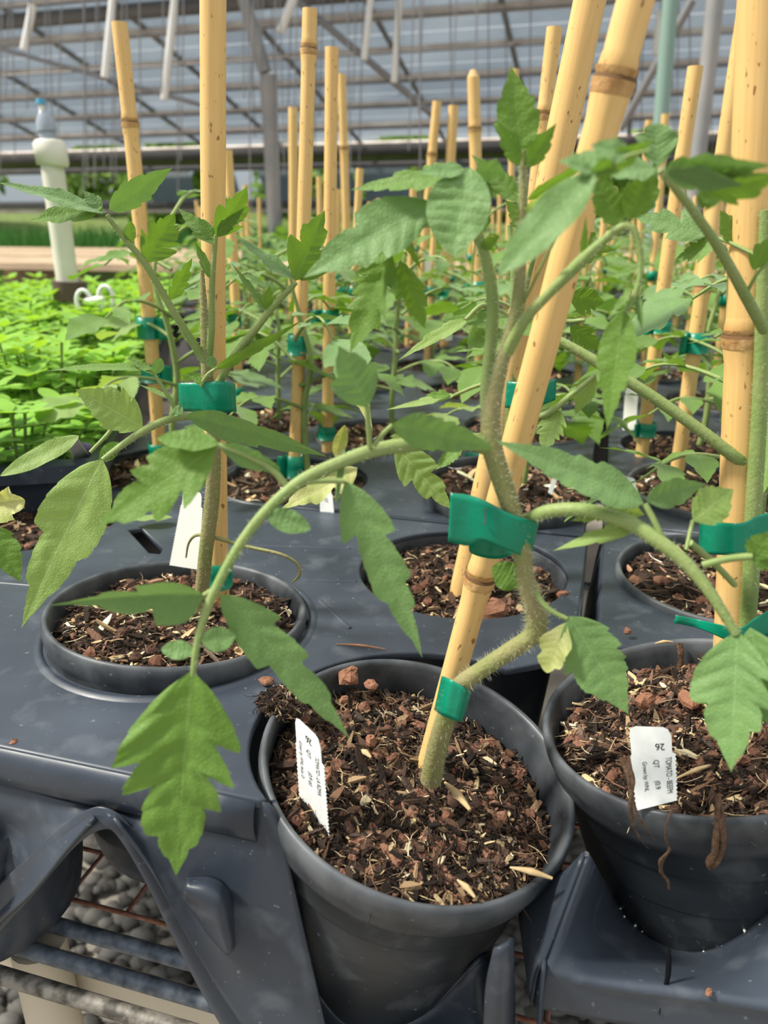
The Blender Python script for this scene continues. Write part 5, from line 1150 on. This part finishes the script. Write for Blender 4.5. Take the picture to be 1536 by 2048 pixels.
# ================================================================= BACKGROUND TOMATO PLANTS
def gen_plant(seed, h=.17, nl=8):
    random.seed(seed); root = empty('tomato_plant', (0, 0, 0))
    mb = MB(); pts = [Vector((U(-.006, .006) * i * .4, U(-.006, .006) * i * .4, h * i / 5)) for i in range(6)]
    tube(mb, pts, [.0028, .0028, .0026, .0022, .0016, .0008], 8, sub=4); s = mb.build('stem', M['stem']); s.parent = root
    for k in range(nl):
        f_ = .28 + .72 * k / (nl - 1); base = pts[0].lerp(pts[5], f_) ; base.z = h * f_; a = k * 2.4 + U(-.4, .4); ln = U(.07, .11) * (1.15 - .5 * f_)
        d = Vector((math.cos(a), math.sin(a), 0)); el = U(.3, .75) * (.4 + f_ * .8)
        mb = MB(); Pm = [base, base + d * ln * .35 + Vector((0, 0, ln * .35 * el)), base + d * ln * .7 + Vector((0, 0, ln * .45 * el)), base + d * ln + Vector((0, 0, ln * (.45 * el - .15)))]
        PP, RR = tube(mb, Pm, [.0016, .0013, .001, .0007], 6, sub=5)
        up = Vector((0, 0, 1)); side = d.cross(up)
        def lf(B, T, W_, kd):
            leaflet_geo(mb, B, T, W_, (T - B).normalized().cross(up), (up + Vector((U(-.4, .4), U(-.4, .4), 0))).normalized(), kind=kd, NU=18, NS=2, fold=.15, sag=.08, mi=1)
        e_ = PP[-1]; lf(e_, e_ + d * ln * .55 + Vector((0, 0, -ln * U(.1, .4))), ln * U(.35, .5), random.choice('LSC'))
        for j, tt in ((int(len(PP) * .5), .4), (int(len(PP) * .78), .5)):
            for sg in (-1, 1):
                b_ = PP[j]; lf(b_, b_ + (side * sg + d * .5).normalized() * ln * tt * U(.8, 1.2) + Vector((0, 0, -ln * U(-.05, .2))), ln * U(.2, .32), random.choice('LSN'))
        leaf = mb.build('leaf', [M['stem'], M['leaf'] if R() < .6 else (M['leaf_blue'] if R() < .6 else M['leaf_pale'])]); leaf.parent = root
    return root
def copy_tree(o, parent=None):
    c = o.copy(); col.objects.link(c); c.parent = parent
    for ch in o.children: copy_tree(ch, c)
    return c
protos = [gen_plant(s, h, n_) for s, h, n_ in ((101, .17, 8), (202, .15, 7), (303, .19, 9), (404, .165, 8))]
random.seed(77)
used = set()
def put_plant(loc, label, group=None, s=1.0, rz=None, pi=None):
    i = pi if pi is not None else random.randrange(4)
    if i in used: o = copy_tree(protos[i])
    else: o = protos[i]; used.add(i)
    o.location = loc; o.rotation_euler.z = rz if rz is not None else U(0, 6.28); o.scale = (s, s, s); o['label'] = label; o['category'] = 'tomato plant'
    if group: o['group'] = group
    elif 'group' in o: del o['group']
    return o
PLN = {'p5': 'leafy tomato plant beside the leafy planter, tied to the leftmost stake', 'p6': 'tomato plant tied to the knobbly-topped stake left of centre', 'p7': 'tomato plant in the raised pot right behind the leaning front stake', 'p8': 'tomato plant tied to the pointed-base stake', 'p10': 'tomato plant tied to the split-top stake', 'p9': 'tomato plant behind the right edge stake', 'p11': 'tomato plant in the third row, left of the knobbly-topped stake', 'p12': 'tomato plant in the third row beside the planter', 'p13': 'tomato plant in the third row behind the raised pot', 'p14': 'tomato plant at the right edge behind the split-top stake', 'p15': 'tomato plant at the far right of the third row'}
for n_, lb in PLN.items():
    c = cen[n_]; off = Vector((.012, .008, -.008)); put_plant(c + off, lb, None, U(.95, 1.05) if n_ != 'p7' else .8)
for i, q in enumerate(far):
    put_plant(q + Vector((U(-.01, .01), U(-.01, .01), -.008)), 'blurred tomato plant in the %s back row, %s from the left' % (ORD[farn[i][0]], ORD[farn[i][1]]), 'tomato plants in the blurred back rows', U(.8, 1.05))
# stakes and ties of the far rows
random.seed(9)
fst = None
for i, q in enumerate(far):
    if i % 3 == 2: continue
    if fst is None:
        fst = empty('bamboo_stake', (0, 0, 0)); mb = MB(); tube(mb, [(0, 0, -.02), (0, 0, .1), (0, 0, .30)], .0044, 10, sub=1); c_ = mb.build('cane', M['bamboo']); c_.parent = fst
        ftie = empty('green_tie', (0, 0, 0)); mb = MB(); lathe(mb, [(.0056, -.006), (.0062, -.006), (.0062, .006), (.0056, .006)], 14); patch(mb, [[(.006, -.003, .006), (.018, -.008, .005)], [(.006, -.003, -.006), (.018, -.008, -.006)]], 3, 2, .0003); c_ = mb.build('tape', M['tape']); c_.parent = ftie
        a, b = fst, ftie
    else: a, b = copy_tree(fst), copy_tree(ftie)
    p_ = q + Vector((-.008, .004, 0)); tl = (U(-.05, .05), U(-.05, .08), 0)
    sc = U(.72, .86) if q.y > 1.1 else U(.80, .9)
    a.location = p_; a.rotation_euler = tl; a.scale = (1, 1, sc)
    tag(a, 'blurred thin bamboo stake in the %s back row, in its %s pot from the left' % (ORD[farn[i][0]], ORD[farn[i][1]]), 'stake', 'stakes in the blurred back rows')
    z = U(.08, .13); mt = Matrix.Rotation(tl[1], 3, 'Y') @ Matrix.Rotation(tl[0], 3, 'X')
    b.location = p_ + mt @ Vector((0, 0, z)); b.rotation_euler = (tl[0], tl[1], U(0, 6)); tag(b, 'small green tape tie in the %s back row, on its %s pot from the left' % (ORD[farn[i][0]], ORD[farn[i][1]]), 'tie tape', 'ties in the blurred back rows')

# ================================================================= LEAFY PLANTER AND PVC RISER
cr0 = G(195, 925, .027); cu_, cv_ = toUV(cr0)
planter = empty('planter_trough', cr0 + Vector((-.45, .5, -.14)), 'long dark planter trough full of bright green bedding plants at the left', 'planter')
mb = MB()
def TV(u, v, z=0.0):      # the trough stands at its own angle
    a, b = u - cu_, v - cv_; return Vector((cr0.x + .98 * a - .2 * b, cr0.y + .2 * a + .98 * b, z))
def rect(u0, u1, v0, v1, z):
    z += .015; return [TV(u0, v0, z), TV(u1, v0, z), TV(u1, v1, z), TV(u0, v1, z)]
lv = [rect(cu_ - .66, cu_ - .03, cv_ + .03, cv_ + 1.2, -.12), rect(cu_ - .69, cu_ - .006, cv_ + .006, cv_ + 1.23, -.006), rect(cu_ - .69, cu_ - .004, cv_ + .004, cv_ + 1.23, .0), rect(cu_ - .70, cu_ + .004, cv_ - .004, cv_ + 1.24, .0), rect(cu_ - .70, cu_ + .004, cv_ - .004, cv_ + 1.24, .012), rect(cu_ - .69, cu_ - .006, cv_ + .006, cv_ + 1.23, .014), rect(cu_ - .688, cu_ - .01, cv_ + .01, cv_ + 1.228, -.004)]
vs = [q for r_ in lv for q in r_]; fs = [(3, 2, 1, 0), tuple(24 + k for k in range(4))]
for i in range(6):
    for k in range(4): fs.append((i * 4 + k, i * 4 + (k + 1) % 4, (i + 1) * 4 + (k + 1) % 4, (i + 1) * 4 + k))
mb.add(vs, fs, flat=True); mb.build('trough_body', M['tray'], planter)
def bed_proto(seed):
    random.seed(seed); root = empty('bedding_plant', (0, 0, 0)); mb = MB()
    mbs = MB()
    for _ in range(20):
        r = .075 * math.sqrt(R()); a = U(0, 6.28); b0 = Vector((math.cos(a) * r * .5, math.sin(a) * r * .5, 0)); tp = Vector((math.cos(a) * r, math.sin(a) * r, U(.055, .095) * (1.15 - r * 4)))
        tube(mbs, [b0, tp], .0012, 5, sub=1)
        for lvl in range(4):
            c = b0.lerp(tp, 1 - lvl * .2); n_ = 5
            for k in range(n_):
                aa = 2 * math.pi * k / n_ + lvl + U(-.3, .3); d = Vector((math.cos(aa), math.sin(aa), U(.1, .55) - lvl * .1)); ln = U(.016, .028)
                leaflet_geo(mb, c, c + d * ln, ln * .5, d.cross(Vector((0, 0, 1))), Vector((0, 0, 1)), kind='O', NU=5, NS=1, fold=.25, quilt=0)
    f_ = mb.build('foliage', M['bed']); f_.parent = root; s_ = mbs.build('stems', M['stem']); s_.parent = root
    return root
bp_ = [bed_proto(501), bed_proto(502)]
n_ = 0; random.seed(4)
for j in range(12):
    for i in range(6):
        u = cu_ - .06 - i * .115 + U(-.015, .015); v = cv_ + .06 + j * .10 + U(-.015, .015); q = TV(u, v, .008)
        px = 768 + F * q.x / dep(q)
        if px < -90: continue
        o = bp_[n_] if n_ < 2 else copy_tree(bp_[n_ % 2]); n_ += 1
        o.location = q; o.rotation_euler.z = U(0, 6.28); o.scale = (1, 1, U(.65, .95)); tag(o, 'bright green bedding plant in the trough, %s row from the front, %s from the right' % (ORD[j], ORD[i]), 'bedding plant', 'bedding plants in the trough')
# riser
Yr = 1.25
ris = empty('irrigation_riser', PY(136, 560, Yr), 'cream pvc irrigation riser with a blue-capped sprinkler among the bedding plants', 'irrigation riser')
a = PY(140, 600, Yr); b = PY(104, 325, Yr)
def rt(pts, rad, name, m_, seg=20): 
    mb = MB(); tube(mb, pts, rad, seg, sub=1); return mb.build(name, M[m_], ris)
rt([a + (a - b) * .5, b], .0165, 'pipe', 'pvc'); rt([PY(106, 330, Yr), PY(106, 328, Yr), PY(98, 286, Yr), PY(97, 280, Yr)], [.021, .023, .023, .019], 'coupling', 'pvc')
rt([PY(97, 280, Yr), PY(94, 262, Yr)], .012, 'threaded_adapter', 'greyp'); rt([PY(94, 262, Yr), PY(90, 240, Yr), PY(84, 222, Yr)], [.014, .013, .005], 'sprinkler_body', 'greyp'); rt([PY(84, 222, Yr), PY(82, 208, Yr)], .004, 'nozzle', 'white'); rt([PY(82, 208, Yr), PY(81, 198, Yr)], [.007, .006], 'cap', 'blue')
rt([PY(142, 600, Yr), PY(139, 562, Yr)], .026, 'base_collar', 'brownp')
va = empty('valve_handle', PY(190, 600, 1.1), 'white translucent valve handle beside the pvc riser', 'valve handle')
mb = MB()
for sg in (-1, 1):
    c = PY(190 + sg * 22, 600 - 4 * sg, 1.1); 
    ring_ = [c + Vector((math.cos(t_) * .010, 0, math.sin(t_) * .016)) for t_ in [k * math.pi / 8 for k in range(16)]]
    tube(mb, ring_ + [ring_[0]], .003, 6, sub=1, cap=False)
mb.build('grip', M['white'], va); mb = MB(); tube(mb, [PY(172, 603, 1.1), PY(208, 598, 1.1)], .005, 8, sub=1); mb.build('shaft', M['white'], va)
tube_ = MB(); pt = empty('purple_tag', G(165, 898, .03), 'small purple plastic tag beside the leafy planter', 'plant tag'); patch(tube_, [[G(140, 880, .035), G(182, 888, .035)], [G(145, 900, .02), G(184, 915, .02)]], 2, 2, .0006); tube_.build('tag_body', M['purple'], pt)

# ================================================================= FAR BENCHES
for i, (v0, z, d, lb) in enumerate([(2.95, .03, .5, 'nearest of the tan wooden benches beyond the pots'), (3.65, .03, .55, 'middle tan wooden bench beyond the pots'), (4.5, .03, .9, 'farthest tan wooden bench beyond the pots')]):
    b = empty('wooden_bench', UV(0, v0, -.8), lb, 'bench'); mb = MB()
    for k in range(5): box(mb, UV(0, v0 - d / 2 + d * k / 4.6, z), (8, d / 6, .025), ROT)
    mb.build('bench_top', M['board'], b)
    for u in (-3.6, -1.2, 1.2, 3.6):
        mb = MB(); box(mb, UV(u, v0, (-.8 + z - .0125) / 2), (.06, d * .8, .8 + z - .0125), ROT); mb.build('leg', M['board'], b)
random.seed(13)
mb = MB()
for _ in range(2600):
    q = UV(U(-4.2, -.9), U(4.5, 4.93), .042); a = U(0, 6.28); h = U(.08, .17); w = Vector((math.cos(a), math.sin(a), 0)) * .005; t_ = q + Vector((U(-.03, .03), U(-.03, .03), h))
    mb.add([q - w, q + w, t_], [(0, 1, 2)])
tag(mb.build('grassy_seedlings', mat('seedling grass', (.06, .20, .04), .7, .2, trans=.3)), 'dark green grassy seedlings on the far bench at the left', 'seedlings', kind='stuff')
bpy.context.view_layer.update()
